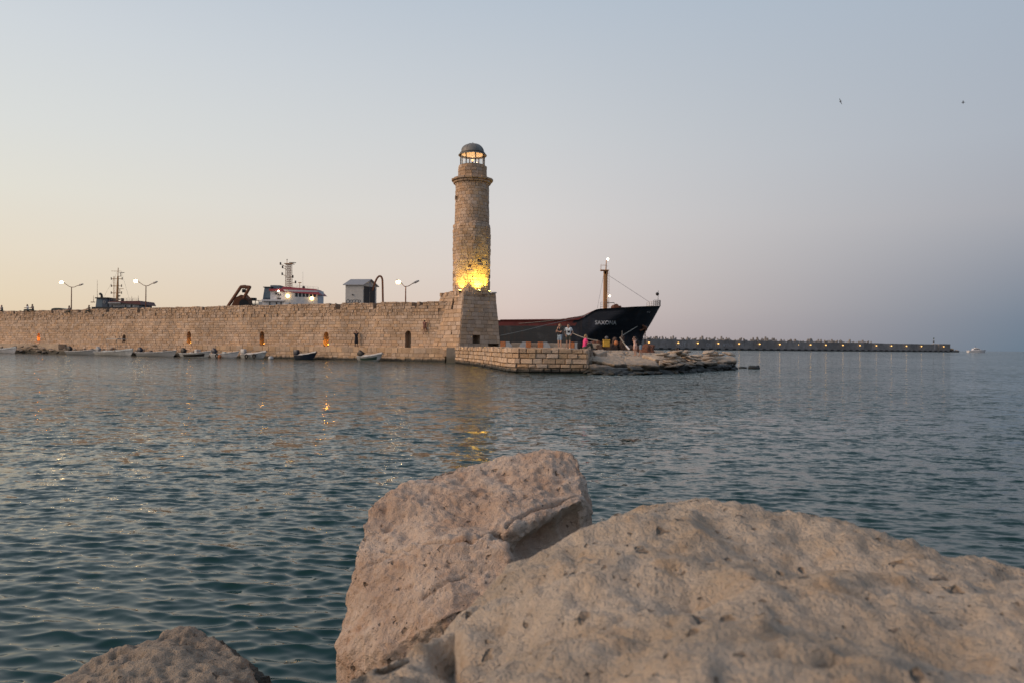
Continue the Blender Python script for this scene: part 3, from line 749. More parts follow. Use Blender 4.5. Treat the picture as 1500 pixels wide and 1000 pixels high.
for z0, z1 in rows_:
    for u0, u1 in row(0, ML, .34, .88, r):
        st.block(mole_pt, u0, u1, z0, z1 + (r.uniform(-.08, .06) if z1 > MZ - .05 else 0), 'mole_stone', r, .10, gap=.008, ch=.035, wob=.028)
e0 = mole_pt(ML, 0, 0); ed = (back[0] - e0).normalized(); en = Vector((ed.y, -ed.x, 0))
for z0, z1 in rows_:
    for u0, u1 in row(0, 2.4, .5, 1.0, r): st.block(lambda u, v, d: e0 + ed * u + en * d + Vector((0, 0, v)), u0, u1, z0, z1, 'mole_stone', r, .06)
for k in range(110):      # rough top stones along the edge
    u = r.uniform(.2, ML - .4); w = r.uniform(.4, .8); b_ = r.uniform(.0, .5)
    st.block(lambda a, v, d, u=u: mole_pt(u + a, 0, -.05 - v) + Vector((0, 0, MZ - .06 + d)), 0, min(w, ML - u - .05), b_, b_ + r.uniform(.3, .5), 'mole_stone', r, .08, ch=.03)
st.build(mole)

# ================================================================== ROCK SHELF
gs = [ground(*q) for q in ((858, 547.2), (880, 548.6), (905, 549.2), (935, 548.8), (960, 548.2), (985, 547), (1010, 545.4), (1040, 543.4), (1062, 542), (1081, 540.8))]
poly = [(v.x, v.y) for v in gs] + [(18.4, 61), (17.2, 66), (13.5, 69.5), (8.5, 71), (5.0, 60)]
def poly_dist(x, y, P):
    d = np.full(x.shape, 1e9); ins = np.zeros(x.shape, bool); n = len(P)
    for i in range(n):
        ax, ay = P[i]; bx, by = P[(i + 1) % n]; ex, ey = bx - ax, by - ay
        k = np.clip(((x - ax) * ex + (y - ay) * ey) / (ex * ex + ey * ey), 0, 1)
        d = np.minimum(d, np.hypot(x - ax - k * ex, y - ay - k * ey))
        c = ((ay > y) != (by > y)) & (x < (bx - ax) * (y - ay) / (by - ay + 1e-12) + ax); ins ^= c
    return np.where(ins, d, -d)
gx, gy = np.meshgrid(np.arange(4.2, 19.4, .14), np.arange(42.5, 72, .14), indexing='ij')
sdst = poly_dist(gx, gy, poly); Pn = np.stack([gx.ravel(), gy.ravel(), 0 * gx.ravel()], 1)
nz = fbm(Pn, .28, 4, 2).reshape(gx.shape); nz2 = fbm(Pn, 1.4, 4, 5).reshape(gx.shape)
front = np.interp(gx, [p_[0] for p_ in poly[:10]], [p_[1] for p_ in poly[:10]])
df = gy - front
top = .18 + np.clip(df / 4.5, 0, 1) * .42 + np.clip((df - 3) / 14, 0, 1) ** .8 * .72 + .16 * nz - np.abs(nz2) * .16
terr = np.round(top / .2 + .8 * nz2) * .2                   # bedded limestone breaks in flat steps
top = top * .3 + terr * .7
edge = sdst + .5 * nz2 + .35 * nz
zz = np.where(edge > .35, top, -1.0 + (top + 1.0) * np.clip((edge + .25) / .6, 0, 1))
nr, nc = gx.shape; idx = np.arange(nr * nc).reshape(nr, nc)
fs = np.stack([idx[:-1, :-1], idx[1:, :-1], idx[1:, 1:], idx[:-1, 1:]], -1).reshape(-1, 4)
me = bpy.data.meshes.new('rock_shelf'); me.from_pydata(np.stack([gx, gy, zz], -1).reshape(-1, 3).tolist(), [], fs.tolist()); me.materials.append(MATS['shelf_rock'])
me.polygons.foreach_set('use_smooth', [True] * len(me.polygons))
shelf = tag(link(bpy.data.objects.new('rock_shelf', me)), kind='structure')
def shelf_z(x, y):
    i = int(round((x - 4.2) / .14)); j = int(round((y - 42.5) / .14))
    return float(zz[min(max(i, 0), nr - 1), min(max(j, 0), nc - 1)])
r = random.Random(51)
# tilted slabs along the front
def slab(pts, th, seed, mat='shelf_rock', vox=.07):
    hull = [[Vector(p_) for p_ in pts] + [Vector((p_[0] + .1, p_[1] + .25, p_[2] - th)) for p_ in pts]]
    me = hull_blob(hull, vox, 1, 'slab'); V, Nn = arr(me)
    V = V + Nn * (fbm(V, 1.6, 4, seed) * .09)[:, None]; me.vertices.foreach_set('co', V.ravel()); me.update(); me.materials.append(MATS[mat])
    return link(bpy.data.objects.new('slab', me), shelf, True)
for seed, th, q in (
    (1, .40, ((862, 533, 46.2), (890, 534, 45.6), (912, 541, 44.6), (905, 545, 44.2), (864, 540, 45.2))),
    (2, .35, ((872, 520, 50), (905, 523, 48.5), (918, 532, 46.5), (900, 533, 46.0), (866, 527, 47.5))),
    (3, .50, ((915, 522, 50), (940, 523, 49), (960, 528, 48), (966, 536, 46.4), (945, 534, 46.2), (915, 533, 46.6))),
    (4, .35, ((965, 527, 51), (1000, 527, 51.5), (1012, 533, 50.0), (990, 537, 48.9), (966, 534, 48.4))),
    (5, .30, ((918, 535, 45.6), (938, 536, 45.5), (944, 540, 45.2), (925, 541, 44.9))),
    (6, .45, ((940, 519, 54), (985, 518, 54.5), (1005, 524, 53), (960, 526, 51))),
    (7, .4, ((868, 513, 53), (884, 510.5, 54), (889, 514, 53), (874, 518, 51.5))),
    (9, .30, ((1015, 524, 55), (1045, 524, 56), (1052, 530, 54.5), (1020, 532, 53))),
    (10, .30, ((1048, 521, 58.5), (1076, 522, 59), (1079, 528, 58), (1052, 529, 57))),
    (11, .28, ((1030, 533, 54), (1060, 532, 55.5), (1068, 536, 55.5), (1036, 538, 53.6))),
    (8, .35, ((1000, 519, 57), (1050, 519, 58), (1060, 524, 57), (1010, 526, 55))),
    ):
    slab([at(*x) for x in q], th, seed)
for k in range(62):        # stacked stones at the seaward end
    i = r.random(); px = 985 + i * 96; a = ground(px, np.interp(px, [985, 1010, 1040, 1062, 1081], [547, 545.4, 543.4, 542, 540.8]))
    d = r.uniform(.2, 2.6); z = min(.15 + d * .42 + r.uniform(-.12, .22), 1.35); s = r.uniform(.6, 1.25)
    piece('stone', r.choice(RK_SHELF), Vector((a.x - r.uniform(0, .4), a.y + d, z)), (s * 1.4, s * 1.1, s * .48), shelf, r.uniform(-.5, .5), (r.uniform(-.15, .15), r.uniform(-.2, .2)))
for k in range(45):
    x = r.uniform(5.4, 16); y = r.uniform(46.5, 62); s = r.uniform(.18, .45)
    if poly_dist(np.array([x]), np.array([y]), poly)[0] < .5: continue
    piece('stone', r.choice(RK_SHELF), Vector((x, y, shelf_z(x, y) + s * .12)), (s * 1.3, s, s * .8), shelf, r.uniform(0, 6))
for k in range(40):         # weed-covered stones at the waterline
    i = r.random() * (len(gs) - 1.01); a = gs[int(i)].lerp(gs[int(i) + 1], i % 1); s = r.uniform(.4, .9)
    piece('stone', r.choice(RK_DARK), a + Vector((r.uniform(-.2, .2), r.uniform(-.05, .5), r.uniform(-.05, .12))), (s * 1.3, s, s * .7), shelf, r.uniform(0, 6))
for lab, px, py, w, h, k in (('dark wet rock standing alone in the water off the point', 1106, 540.2, 1.3, .85, 1), ('low dark rock awash between the point and the lone rock', 1089, 539.2, .9, .35, 3)):
    g_ = ground(px, py); o = piece('sea_rock', RK_DARK[k], g_ + Vector((0, .3, .06)), (w * 1.2, w, h * 1.5), None, .4); tag(o, lab, 'rock')

# ================================================================== FOREGROUND BOULDERS
def relief(me, seed, amps, pits=(), cracks=(), hollows=(), crisp=((5, .022), (15, .013), (38, .007)), lift=.020):
    V, Nn = arr(me)
    d = np.zeros(len(V))
    for sc, a, oc in amps: d += a * fbm(V, sc, oc, seed + int(sc * 10))
    for sc, a in crisp: d -= a * (np.abs(perlin(V * sc, seed + 31)) + .5 * np.abs(perlin(V * sc * 2.3 + 5.5, seed + 32)))
    ridg = 1 - np.abs(perlin(V * 9 + 3.1, seed + 77)) * 2; d -= .004 * np.clip(ridg - .75, 0, 1) * 4
    bv = BVHTree.FromPolygons([tuple(v) for v in V], [tuple(p_.vertices) for p_ in me.polygons])
    eye = Vector((0, 0, EYE))
    def hit(px, py):
        a, b = ray(px, py); h = bv.ray_cast(eye, Vector((a, 1, b)).normalized()); return h[0]
    from mathutils.kdtree import KDTree
    for (px, py, rad_, dep) in hollows:
        h = hit(px, py)
        if h is None: continue
        q = np.linalg.norm(V - np.array(h), axis=1) / rad_
        d -= dep * np.exp(-q ** 2 * 1.2)
    wob = fbm(V, 14, 3, seed + 5)
    for pts, w, dep in cracks:
        hp = [np.array(h) for h in (hit(*q) for q in pts) if h is not None]
        best = np.full(len(V), 9.0)
        for a, b in zip(hp, hp[1:]):
            e = b - a; k = np.clip(((V - a) @ e) / (e @ e + 1e-9), 0, 1); best = np.minimum(best, np.linalg.norm(V - a - k[:, None] * e, axis=1))
        ww = w * (1 + .9 * wob); ww = np.maximum(ww, w * .25)
        d -= dep * np.exp(-(best / ww) ** 2)
    q = random.Random(seed); nv = len(V); kd = KDTree(nv)
    for i, v in enumerate(V): kd.insert(v, i)
    kd.balance()
    for cnt, r0, r1, dep in pits:
        for _ in range(cnt):
            c = V[q.randrange(nv)]; rr_ = q.uniform(r0, r1)
            for co, i, dist in kd.find_range(c, rr_ * 1.6): d[i] -= dep * rr_ * math.exp(-(dist / rr_) ** 2 * 1.5)
    d += lift
    V = V + Nn * d[:, None]
    me.vertices.foreach_set('co', V.ravel()); me.update()
def down(pts, z, k=1.0, dy=0): return [Vector((p_.x * k, p_.y + dy, z)) for p_ in pts]
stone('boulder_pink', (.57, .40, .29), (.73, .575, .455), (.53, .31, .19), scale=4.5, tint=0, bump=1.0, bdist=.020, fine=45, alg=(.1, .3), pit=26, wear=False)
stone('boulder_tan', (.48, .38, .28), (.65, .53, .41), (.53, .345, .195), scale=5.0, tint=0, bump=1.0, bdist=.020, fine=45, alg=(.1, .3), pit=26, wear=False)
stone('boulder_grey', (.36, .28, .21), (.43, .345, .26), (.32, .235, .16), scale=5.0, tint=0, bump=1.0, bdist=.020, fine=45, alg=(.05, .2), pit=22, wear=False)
up = [at(*q) for q in ((528, 765, 2.50), (548, 736, 2.62), (600, 708, 2.72), (640, 690, 2.78), (700, 676, 2.84), (760, 662, 2.88), (805, 657, 2.88), (845, 669, 2.82), (866, 702, 2.72), (864, 722, 2.64),
                           (521, 795, 2.44), (590, 800, 2.36), (660, 796, 2.32), (735, 778, 2.34), (790, 757, 2.42), (858, 728, 2.54))]
lo1 = [at(*q) for q in ((866, 733, 2.62), (862, 750, 2.64), (856, 775, 2.76), (800, 788, 2.66), (765, 798, 2.55), (744, 800, 2.44), (737, 783, 2.34), (790, 762, 2.43), (858, 731, 2.55), (800, 740, 2.7))]
shl = [at(*q) for q in ((519, 797, 2.44), (590, 802, 2.33), (660, 798, 2.28), (722, 785, 2.28), (742, 800, 2.24), (756, 838, 2.18), (745, 860, 2.1), (650, 905, 2.02), (560, 955, 2.06), (501, 940, 2.24))]
me = hull_blob([up + down(up[10:], .6, 1, .12) + down(up[:10], .5), lo1 + up[11:16] + down(lo1, .5, 1, .1), shl + down(shl, .1, 1.0, .05) + down(up[:9], .1)], .0058, 14, 'boulder')
relief(me, 3, lift=.014, amps=((2.2, .040, 3), (7, .012, 3), (22, .0040, 3), (60, .0018, 2)),
       pits=((700, .004, .008, 1.2), (90, .008, .016, 1.0)),
       cracks=((((560, 800), (600, 801), (640, 797), (665, 797), (700, 790), (722, 784)), .007, .045), (((722, 790), (745, 770), (775, 752), (800, 742), (830, 727), (858, 718)), .0045, .03),
               (((520, 850), (540, 825), (565, 812)), .006, .016), (((620, 875), (650, 855), (680, 838)), .005, .014), (((735, 790), (750, 820), (752, 842)), .007, .03)),
       hollows=((728, 783, .018, .05), (690, 789, .012, .03), (580, 845, .05, .015), (810, 795, .06, .11), (775, 805, .045, .08), (845, 770, .045, .05), (600, 770, .06, .012), (555, 900, .05, .012)))
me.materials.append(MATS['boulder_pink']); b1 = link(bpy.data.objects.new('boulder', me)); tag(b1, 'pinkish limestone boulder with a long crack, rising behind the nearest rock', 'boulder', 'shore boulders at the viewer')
rid = [at(*q) for q in ((884, 790, 1.74), (915, 764, 1.66), (952, 742, 1.54), (990, 727, 1.47), (1040, 737, 1.42), (1150, 748, 1.32), (1225, 762, 1.26), (1340, 800, 1.16), (1410, 824, 1.10), (1500, 833, 1.06), (1700, 860, 1.0), (2000, 910, .92))]
lef = [at(*q) for q in ((858, 828, 1.60), (795, 868, 1.42), (755, 884, 1.30), (700, 902, 1.14), (640, 928, 1.0), (575, 946, .95), (520, 962, .93), (480, 1000, .88), (474, 1060, .82))]
ner = [Vector((-.20, .55, 1.22)), Vector((-.2, .2, 1.22)), Vector((.1, .34, 1.385)), Vector((.35, .42, 1.40)), Vector((.75, .40, 1.38)), Vector((1.1, .3, 1.32)), Vector((.2, -.3, 1.30)), Vector((.8, -.3, 1.30))]
me = hull_blob([rid + lef + ner + down(rid, .2, 1.0, .1) + down(lef, .2) + [Vector((-.2, -.3, .2)), Vector((1.3, -.3, .2))]], .0066, 12, 'boulder')
relief(me, 8, lift=.004, amps=((1.9, .050, 3), (6, .020, 3), (20, .0065, 3), (55, .0022, 2)),
       pits=((600, .005, .010, 1.1), (80, .010, .022, .9)),
       cracks=((((640, 905), (648, 935), (655, 965), (668, 1000)), .012, .05), (((700, 872), (680, 880), (650, 900)), .012, .03)),
       hollows=((1010, 845, .045, .03), (570, 960, .018, .02), (620, 970, .05, .03), (1225, 975, .012, .03), (1050, 800, .05, .012), (850, 870, .03, .012), (1250, 880, .06, .015), (930, 910, .05, .014), (650, 960, .03, .03)))
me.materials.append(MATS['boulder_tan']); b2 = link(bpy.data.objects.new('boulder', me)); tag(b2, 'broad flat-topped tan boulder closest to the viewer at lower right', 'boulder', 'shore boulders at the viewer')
tp = [at(*q) for q in ((268, 914, 2.35), (300, 922, 2.35), (335, 940, 2.3), (365, 965, 2.2), (385, 1000, 2.1), (225, 932, 2.3), (170, 962, 2.2), (110, 990, 2.1), (60, 1012, 2.0), (250, 1000, 1.95), (340, 1040, 1.9), (100, 1080, 1.8))]
me = hull_blob([tp + down(tp, -.3, 1.05)], .008, 6, 'boulder')
relief(me, 15, ((3, .03, 3), (9, .010, 3), (28, .0040, 3)), pits=((1200, .008, .014, 1.3), (120, .012, .024, 1.0)))
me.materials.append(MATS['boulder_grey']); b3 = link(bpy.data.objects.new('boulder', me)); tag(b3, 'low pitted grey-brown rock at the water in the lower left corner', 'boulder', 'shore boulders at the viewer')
tp = [at(*q) for q in ((310, 925, 2.55), (350, 945, 2.5), (385, 975, 2.4), (410, 1000, 2.3), (340, 1000, 2.3))]
me = hull_blob([tp + down(tp, -.3, 1.0)], .02, 2, 'boulder'); relief(me, 19, ((4, .03, 3), (14, .01, 3)))
me.materials.append(MATS['weed_rock']); b4 = link(bpy.data.objects.new('boulder', me)); tag(b4, 'dark wet rock half awash just behind the low pitted rock', 'boulder', 'shore boulders at the viewer')

# ================================================================== FAR BREAKWATER
def bw(px): 
    k = (px - 945) / (1398 - 945); Y = 600 + 200 * k; return Vector((xat(px, Y), Y, 0))
BA, BB = bw(930), bw(1392); BD = (BB - BA).normalized(); BN = Vector((BD.y, -BD.x, 0)); BL = (BB - BA).length
def bp(s, z, d): return BA + BD * s + BN * d + Vector((0, 0, z))
def bs(px): k = (px - PX) / F; return (k * BA.y - BA.x) / (BD.x - k * BD.y)
def bbox_(mb, s0, s1, z0, z1, d0, d1, mat):
    vs = [bp(s, z, d) for z in (z0, z1) for s, d in ((s0, d1), (s1, d1), (s1, d0), (s0, d0))]
    mb.add(vs, [(0, 3, 2, 1), (4, 5, 6, 7), (0, 1, 5, 4), (1, 2, 6, 5), (2, 3, 7, 6), (3, 0, 4, 7)], mat)
brk = empty('breakwater', bp(BL / 2, 0, 0), 'long grey concrete breakwater wall with lamps on the horizon', 'breakwater')
r = random.Random(61); s = 0
while s < BL - 2:
    e = min(BL, s + r.uniform(9, 13)); mb = MB(); bbox_(mb, s + .06, e - .06, 1.9, 8.2 + (0.25 if s < bs(1290) else 0) + r.uniform(-.1, .1), -3, r.uniform(-.15, .1), 'far_concrete')
    mb.tint = [r.random()] * len(mb.v); mb.build('panel', brk, True); s = e
mb = MB(); bbox_(mb, -10, BL + 6, -2, 1.9, -8, 6, 'far_concrete'); mb.build('apron', brk, True)
for k in range(int(BL / 9)): mb = MB(); bbox_(mb, k * 9 + 2, k * 9 + 5.5, .9, 1.7, 5.99, 6.6, 'black'); mb.build('fender', brk, True)
mb = MB(); bbox_(mb, BL - 22, BL - 2, 1.9, 8.6, -6, 1.2, 'far_concrete'); mb.build('end_block', brk, True)
rv = RK_DARK
for k in range(26):
    q = bp(BL + r.uniform(-2, 12), r.uniform(.3, 1.6), r.uniform(-6, 4)); q.z = max(.3, 3.6 - (q - bp(BL, q.z, 0)).length * .25); s_ = r.uniform(2.5, 4.5)
    piece('rock', r.choice(RK_SHELF[:4]), q, (s_, s_, s_), brk, r.uniform(0, 6))
# tetrapods heaped behind the wall
mb = MB(); dirs = [Vector((0, 0, 1))] + [Vector((math.cos(a) * .943, math.sin(a) * .943, -.333)) for a in (0, 2.094, 4.189)]
for d in dirs: mb.tube(d * .1, d * 1.9, .72, 'far_concrete', .42, 8)
mb.ball((0, 0, 0), .8, 'far_concrete', 8, 6)
TET = mb.mesh('tetrapod'); n_t = 0
for k in range(95):
    px = 948 + (1288 - 948) * (k + r.uniform(-.4, .4)) / 95; s = bs(px); q = bp(s, 8.3 + r.uniform(-.8, 1.6) * r.random() - (px > 1250) * .4, -r.uniform(4.5, 10))
    o = bpy.data.objects.new('tetrapod', TET); sc = r.choice((r.uniform(.8, 1.3), r.uniform(1.2, 1.9)))
    o.matrix_basis = Matrix.Translation(q) @ Matrix.Rotation(r.uniform(0, 6), 4, 'Z') @ Matrix.Rotation(r.uniform(-1, 1), 4, 'X') @ Matrix.Scale(sc, 4)
    link(o); tag(o, 'grey concrete tetrapod heaped along the top of the far breakwater', 'tetrapod', 'tetrapods on the breakwater')
mb = MB(); bbox_(mb, bs(946), bs(1288), -2, 7.9, -14, -3.1, 'far_concrete'); mb.build('tetrapod_bed', brk, True)
ORD = ['first', 'second', 'third', 'fourth', 'fifth', 'sixth', 'seventh', 'eighth', 'ninth', 'tenth', 'eleventh', 'twelfth', 'thirteenth', 'fourteenth', 'fifteenth', 'sixteenth', 'seventeenth', 'eighteenth', 'nineteenth']
for k, px in enumerate([1379, 1348, 1326, 1304, 1282, 1258, 1233, 1208, 1185.6, 1168, 1140.5, 1111, 1081, 1050.6, 1020.6, 992, 949]):
    s = bs(px); o = empty('wall_lamp', bp(s, 5.6, .1), f'small lit lamp on the far breakwater, {ORD[k]} from its seaward end', 'lamp', 'lamps along the breakwater')
    b = MB(); b.tube(bp(s, 5.4, .05), bp(s, 5.9, 1.1 + 1.2 * (k == 0)), .12, 'steel', n=6); b.build('bracket', o, True)
    b = MB(); b.ball(bp(s, 5.8, 1.35 + 1.2 * (k == 0)), (.75, .5, .5) if px != 1168 else .3, 'far_lamp', 8, 6); b.build('globe', o, True)
bc = empty('beacon', bp(bs(1369), 8.3, -1), 'small harbour beacon post at the end of the breakwater', 'beacon')
c = bp(bs(1369), 8.3, -1)
b = MB(); b.box(c + Vector((-1.1, -1.1, -5)), c + Vector((1.1, 2, .4)), 'pale_paint', .1); b.build('plinth', bc, True)
b = MB(); b.tube(c + Vector((0, 0, .4)), c + Vector((0, 0, 5.2)), .28, 'pale_paint', .2); b.build('post', bc, True)
b = MB(); b.lathe([(.0, 1.8), (.7, 1.8), (.7, 3.4), (.0, 3.4)], 'black', 10, c); b.build('band', bc, True)
b = MB(); b.lathe([(.0, 5.2), (.6, 5.2), (.6, 6.2), (.3, 6.7), (0, 6.7)], 'green_paint', 10, c); b.build('lantern', bc, True)
def text_mesh(body, size):
    cu = bpy.data.curves.new('t', 'FONT'); cu.body = body; cu.size = size; cu.extrude = 0; cu.align_x = 'CENTER'; cu.resolution_u = 3; cu.offset = size * .014
    o = bpy.data.objects.new('t', cu); COL.objects.link(o); me = bpy.data.meshes.new_from_object(o.evaluated_get(bpy.context.evaluated_depsgraph_get()))
    bpy.data.objects.remove(o); bpy.data.curves.remove(cu); return me
for px, body, size in ((997, 'VAST', 5.0), (1038, 'GN', 4.2), (1051, 'ETE', 4.2), (1066, 'MYNA', 4.4), (1087, 'EE', 4.0)):
    me = text_mesh(body, size); s = bs(px)
    for v in me.vertices: q = bp(s + v.co.x, 3.0 + v.co.y, .16); v.co = q
    me.materials.append(MATS['pale_paint']); link(bpy.data.objects.new('painted_lettering', me), brk, True)

# ================================================================== SHIPS
SY = 110.0
def sz(px, py): return zat(px, py, SY)
def sx(px): return xat(px, SY)
XE = sx(500)
def hull_fn(u, v, xe=XE):
    """freighter: u from stem to stern, v from keel line to deck edge"""
    def deck(x): 
        t1 = min(1, max(0, (x - sx(838)) / (sx(872) - sx(838)))); t1 = t1 * t1 * (3 - 2 * t1)
        aft = 5.30 + .12 * max(0, (x - sx(733)) / 12); fwd = 7.05 + .75 * max(0, (x - sx(870)) / (sx(966) - sx(870))) ** 1.2
        return aft * (1 - t1) + fwd * t1
    ztop = 7.80; zr_ = v * ztop
    stem = np.interp(zr_, [-1, 0, 2.6, 4.2, 5.6, 7.8], [sx(934), sx(936), sx(938), sx(943), sx(953), sx(966.5)])
    x = stem + (xe - stem) * u
    zd = deck(x); z = -1 + (zd + 1) * v
    B = 5.6 * min(1, max(0, (stem - x) / (5 + 9 * (1 - v)))) ** (.62 + .25 * (1 - v)); B = max(B, .08 + .10 * v)
    return Vector((x, B, z))
sh = empty('cargo_ship', Vector((0, SY, 0)), 'dark navy cargo ship with high bow moored behind the quay', 'ship')
us = [(i / 70) ** 1.5 for i in range(71)]; vs_ = [i / 16 for i in range(17)]
hb = MB(); pts = []
for side in (-1, 1):
    for u in us:
        for v in vs_: q = hull_fn(u, v); pts.append(Vector((q.x, SY + side * q.y, q.z)))
nv = len(vs_); nu = len(us); hb.v = [tuple(q) for q in pts]; hb.tint = [.5] * len(pts)
md, ms, mr_ = hb.mi('dark_hull'), hb.mi('side_hull'), hb.mi('red_oxide')
for sd_ in (0, 1):
    o_ = sd_ * nu * nv
    for i in range(nu - 1):
        for j in range(nv - 1):
            f = [o_ + i * nv + j, o_ + (i + 1) * nv + j, o_ + (i + 1) * nv + j + 1, o_ + i * nv + j + 1]; hb.f.append(f if sd_ else f[::-1])
            xm = pts[f[0]].x; hb.m.append(mr_ if (xm < sx(838) and j >= nv - 3) else ms if xm < sx(828) else md)
for i in range(nu - 1):    # deck
    a = i * nv + nv - 1; b_ = a + nv; o2 = nu * nv; hb.f.append([a, b_, b_ + o2, a + o2]); hb.m.append(mr_)
for j in range(nv - 1):
    hb.f.append([j, j + 1, nu * nv + j + 1, nu * nv + j]); hb.m.append(md)
hull_o = hb.build('hull', sh, True, True)
me = text_mesh('SAXONA', .78)
def on_hull(x, z):
    lo, hi = 0, 1
    best = None
    for k in range(60):
        u = k / 59 * .5; 
        v0, v1 = 0, 1
        for _ in range(18):
            vm = (v0 + v1) / 2
            if hull_fn(u, vm).z < z: v0 = vm
            else: v1 = vm
        q = hull_fn(u, vm)
        if best is None or abs(q.x - x) < abs(best.x - x): best = q
    return best.y
tc_ = at(885.5, 476.0, SY - 4); yn = {}
for v in me.vertices:
    x, z = tc_.x + v.co.x * .98, tc_.z + v.co.y; v.co = (x, SY - max(on_hull(x, z), .3) - .14, z)
me.materials.append(MATS['cool_white']); link(bpy.data.objects.new('name_lettering', me), hull_o, True)
me = text_mesh('IMO', .3); tc2 = at(947, 459, SY - 1)
for v in me.vertices: x, z = tc2.x + v.co.x, tc2.z + v.co.y; v.co = (x, SY - max(on_hull(x, z), .2) - .05, z)
me.materials.append(MATS['pale_paint']); link(bpy.data.objects.new('bow_lettering', me), hull_o, True)
b = MB(); b.prism([(sx(733), 5.2), (sx(862), 5.5), (sx(850), 6.05), (sx(838), 5.95), (sx(825), 5.62), (sx(733), 5.45)], SY - 3.6, SY + 3.6, 'red_oxide'); b.build('hatch_coaming', sh, True)
mx_ = sx(886); zb_, zt_ = sz(886, 457), sz(886, 397)
mast = MB(); mast.box((mx_ - .30, SY - .3, zb_), (mx_ + .12, SY + .3, zt_), 'ochre', .08); mast.tube((mx_ + .2, SY - .1, zb_), (mx_ + .2, SY - .1, zt_), .10, 'ochre'); mast = mast.build('foremast', sh, True)
b = MB(); b.box((mx_ - .75, SY - .6, zt_), (mx_ + .45, SY + .6, zt_ + .12), 'ochre'); b.box((mx_ - .2, SY - .3, zt_ - .5), (mx_ + .35, SY + .3, zt_), 'ochre'); b.build('platform', mast, True)
b = MB(); b.tube((mx_ + .05, SY, zt_ + .1), (mx_ + .1, SY, sz(887, 382)), .09, 'ochre', .06); b.tube((mx_ + .1, SY, sz(887, 382)), (mx_ + .35, SY, sz(887, 381.5)), .05, 'ochre'); b.build('topmast', mast, True)
b = MB(); b.ball((mx_ + .3, SY - .1, sz(887, 380)), .15, 'mast_light'); b.build('masthead_light', mast, True)
b = MB(); b.ball((mx_ + .62, SY - .3, sz(887, 434)), .13, 'mast_light'); b.build('deck_light', mast, True)
b = MB(); b.tube((mx_ + .3, SY, sz(887, 444)), (mx_ + 1.35, SY, sz(887, 443.5)), .05, 'black'); b.tube((mx_ + 1.3, SY, sz(887, 443.5)), (mx_ + 1.35, SY, sz(887, 445)), .05, 'black'); b.build('arm', mast, True)
b = MB()
for k in range(26): z = zb_ + (zt_ - zb_) * k / 26; b.tube((mx_ + .15, SY - .32, z), (mx_ + .5, SY - .32, z), .02, 'ochre', n=4)
for dx in (.15, .5): b.tube((mx_ + dx, SY - .32, zb_), (mx_ + dx, SY - .32, zt_), .025, 'ochre', n=4)
b.build('ladder', mast, True)
b = MB()
for x0, z0 in ((-.7, 0), (-.7, .7)):
    b.path([(mx_ + x0, SY - .55, zt_ + .1 + z0 + .1), (mx_ + x0, SY + .55, zt_ + .1 + z0 + .1)], .02, 'ochre', 4)
for yy in (-.55, .55): b.tube((mx_ - .7, SY + yy, zt_ + .1), (mx_ - .7, SY + yy, zt_ + .8), .02, 'ochre', n=4); b.path([(mx_ - .7, SY + yy, zt_ + .8), (mx_, SY + yy, zt_ + .85), (mx_ + .3, SY + yy, zt_ + .6)], .02, 'ochre', 4)
b.build('platform_rail', mast, True)
def rope(name, label, pts, rad_, mat='rope', parent=None, sag=0):
    P = []
    for a, c in zip(pts, pts[1:]):
        for k in range(8): q = a.lerp(c, k / 8); q.z -= sag * 4 * (k / 8) * (1 - k / 8); P.append(q)
    P.append(pts[-1]); b = MB(); b.path(P, rad_, mat, 5); o = b.build(name, parent, bool(parent))
    return o if parent else tag(o, label, 'rope')
rope('forestay', '', [at(889, 402, SY), at(951, 442.5, SY)], .025, 'steel', sh); rope('backstay', '', [at(884, 404, SY), at(875, 452, SY - 3)], .02, 'steel', sh)
def rail(pts, h, parent, mat, rad_=.03, n=2, name='rail', posts=1.0):
    b = MB()
    for a, c in zip(pts, pts[1:]):
        a, c = Vector(a), Vector(c); k = max(1, int((c - a).length / posts))
        for j in range(n): z = Vector((0, 0, h * (j + 1) / n)); b.tube(a + z, c + z, rad_, mat, n=4)
        for j in range(k + 1): q = a.lerp(c, j / k); b.tube(q, q + Vector((0, 0, h)), rad_, mat, n=4)
    return b.build(name, parent, True)
dk = lambda x: [hull_fn(u, 1) for u in us if hull_fn(u, 1).x <= x][0]
nb = [q for q in (hull_fn(u, 1) for u in us) if q.x > sx(950)]
rail([(q.x, SY - q.y, q.z) for q in reversed(nb)] + [(q.x, SY + q.y, q.z) for q in nb], .85, sh, 'steel', .03, 3, 'bow_rail', .6)
fr_ = [q for q in (hull_fn(u, 1) for u in us) if sx(868) < q.x < sx(886)]
rail([(q.x, SY - q.y + .1, q.z) for q in fr_], .9, sh, 'steel', .03, 3, 'forecastle_rail', .8)
b = MB(); b.tube((sx(963), SY, 7.7), (sx(963.5), SY, sz(963, 426)), .03, 'black'); b.build('jackstaff', sh, True)
b = MB(); b.ball((sx(962), SY - .1, sz(962, 431)), .26, 'black'); b.build('signal_ball', sh, True)
b = MB(); b.box((sx(898), SY - 1.2, 7.1), (sx(908), SY + 1.2, 7.75), 'rust', .1); b.tube((sx(900), SY - 1.6, 7.6), (sx(900), SY + 1.6, 7.6), .4, 'rust', n=10); b.box((sx(908), SY - .8, 7.2), (sx(913), SY + .8, 7.55), 'rust', .05); b.build('windlass', sh, True)
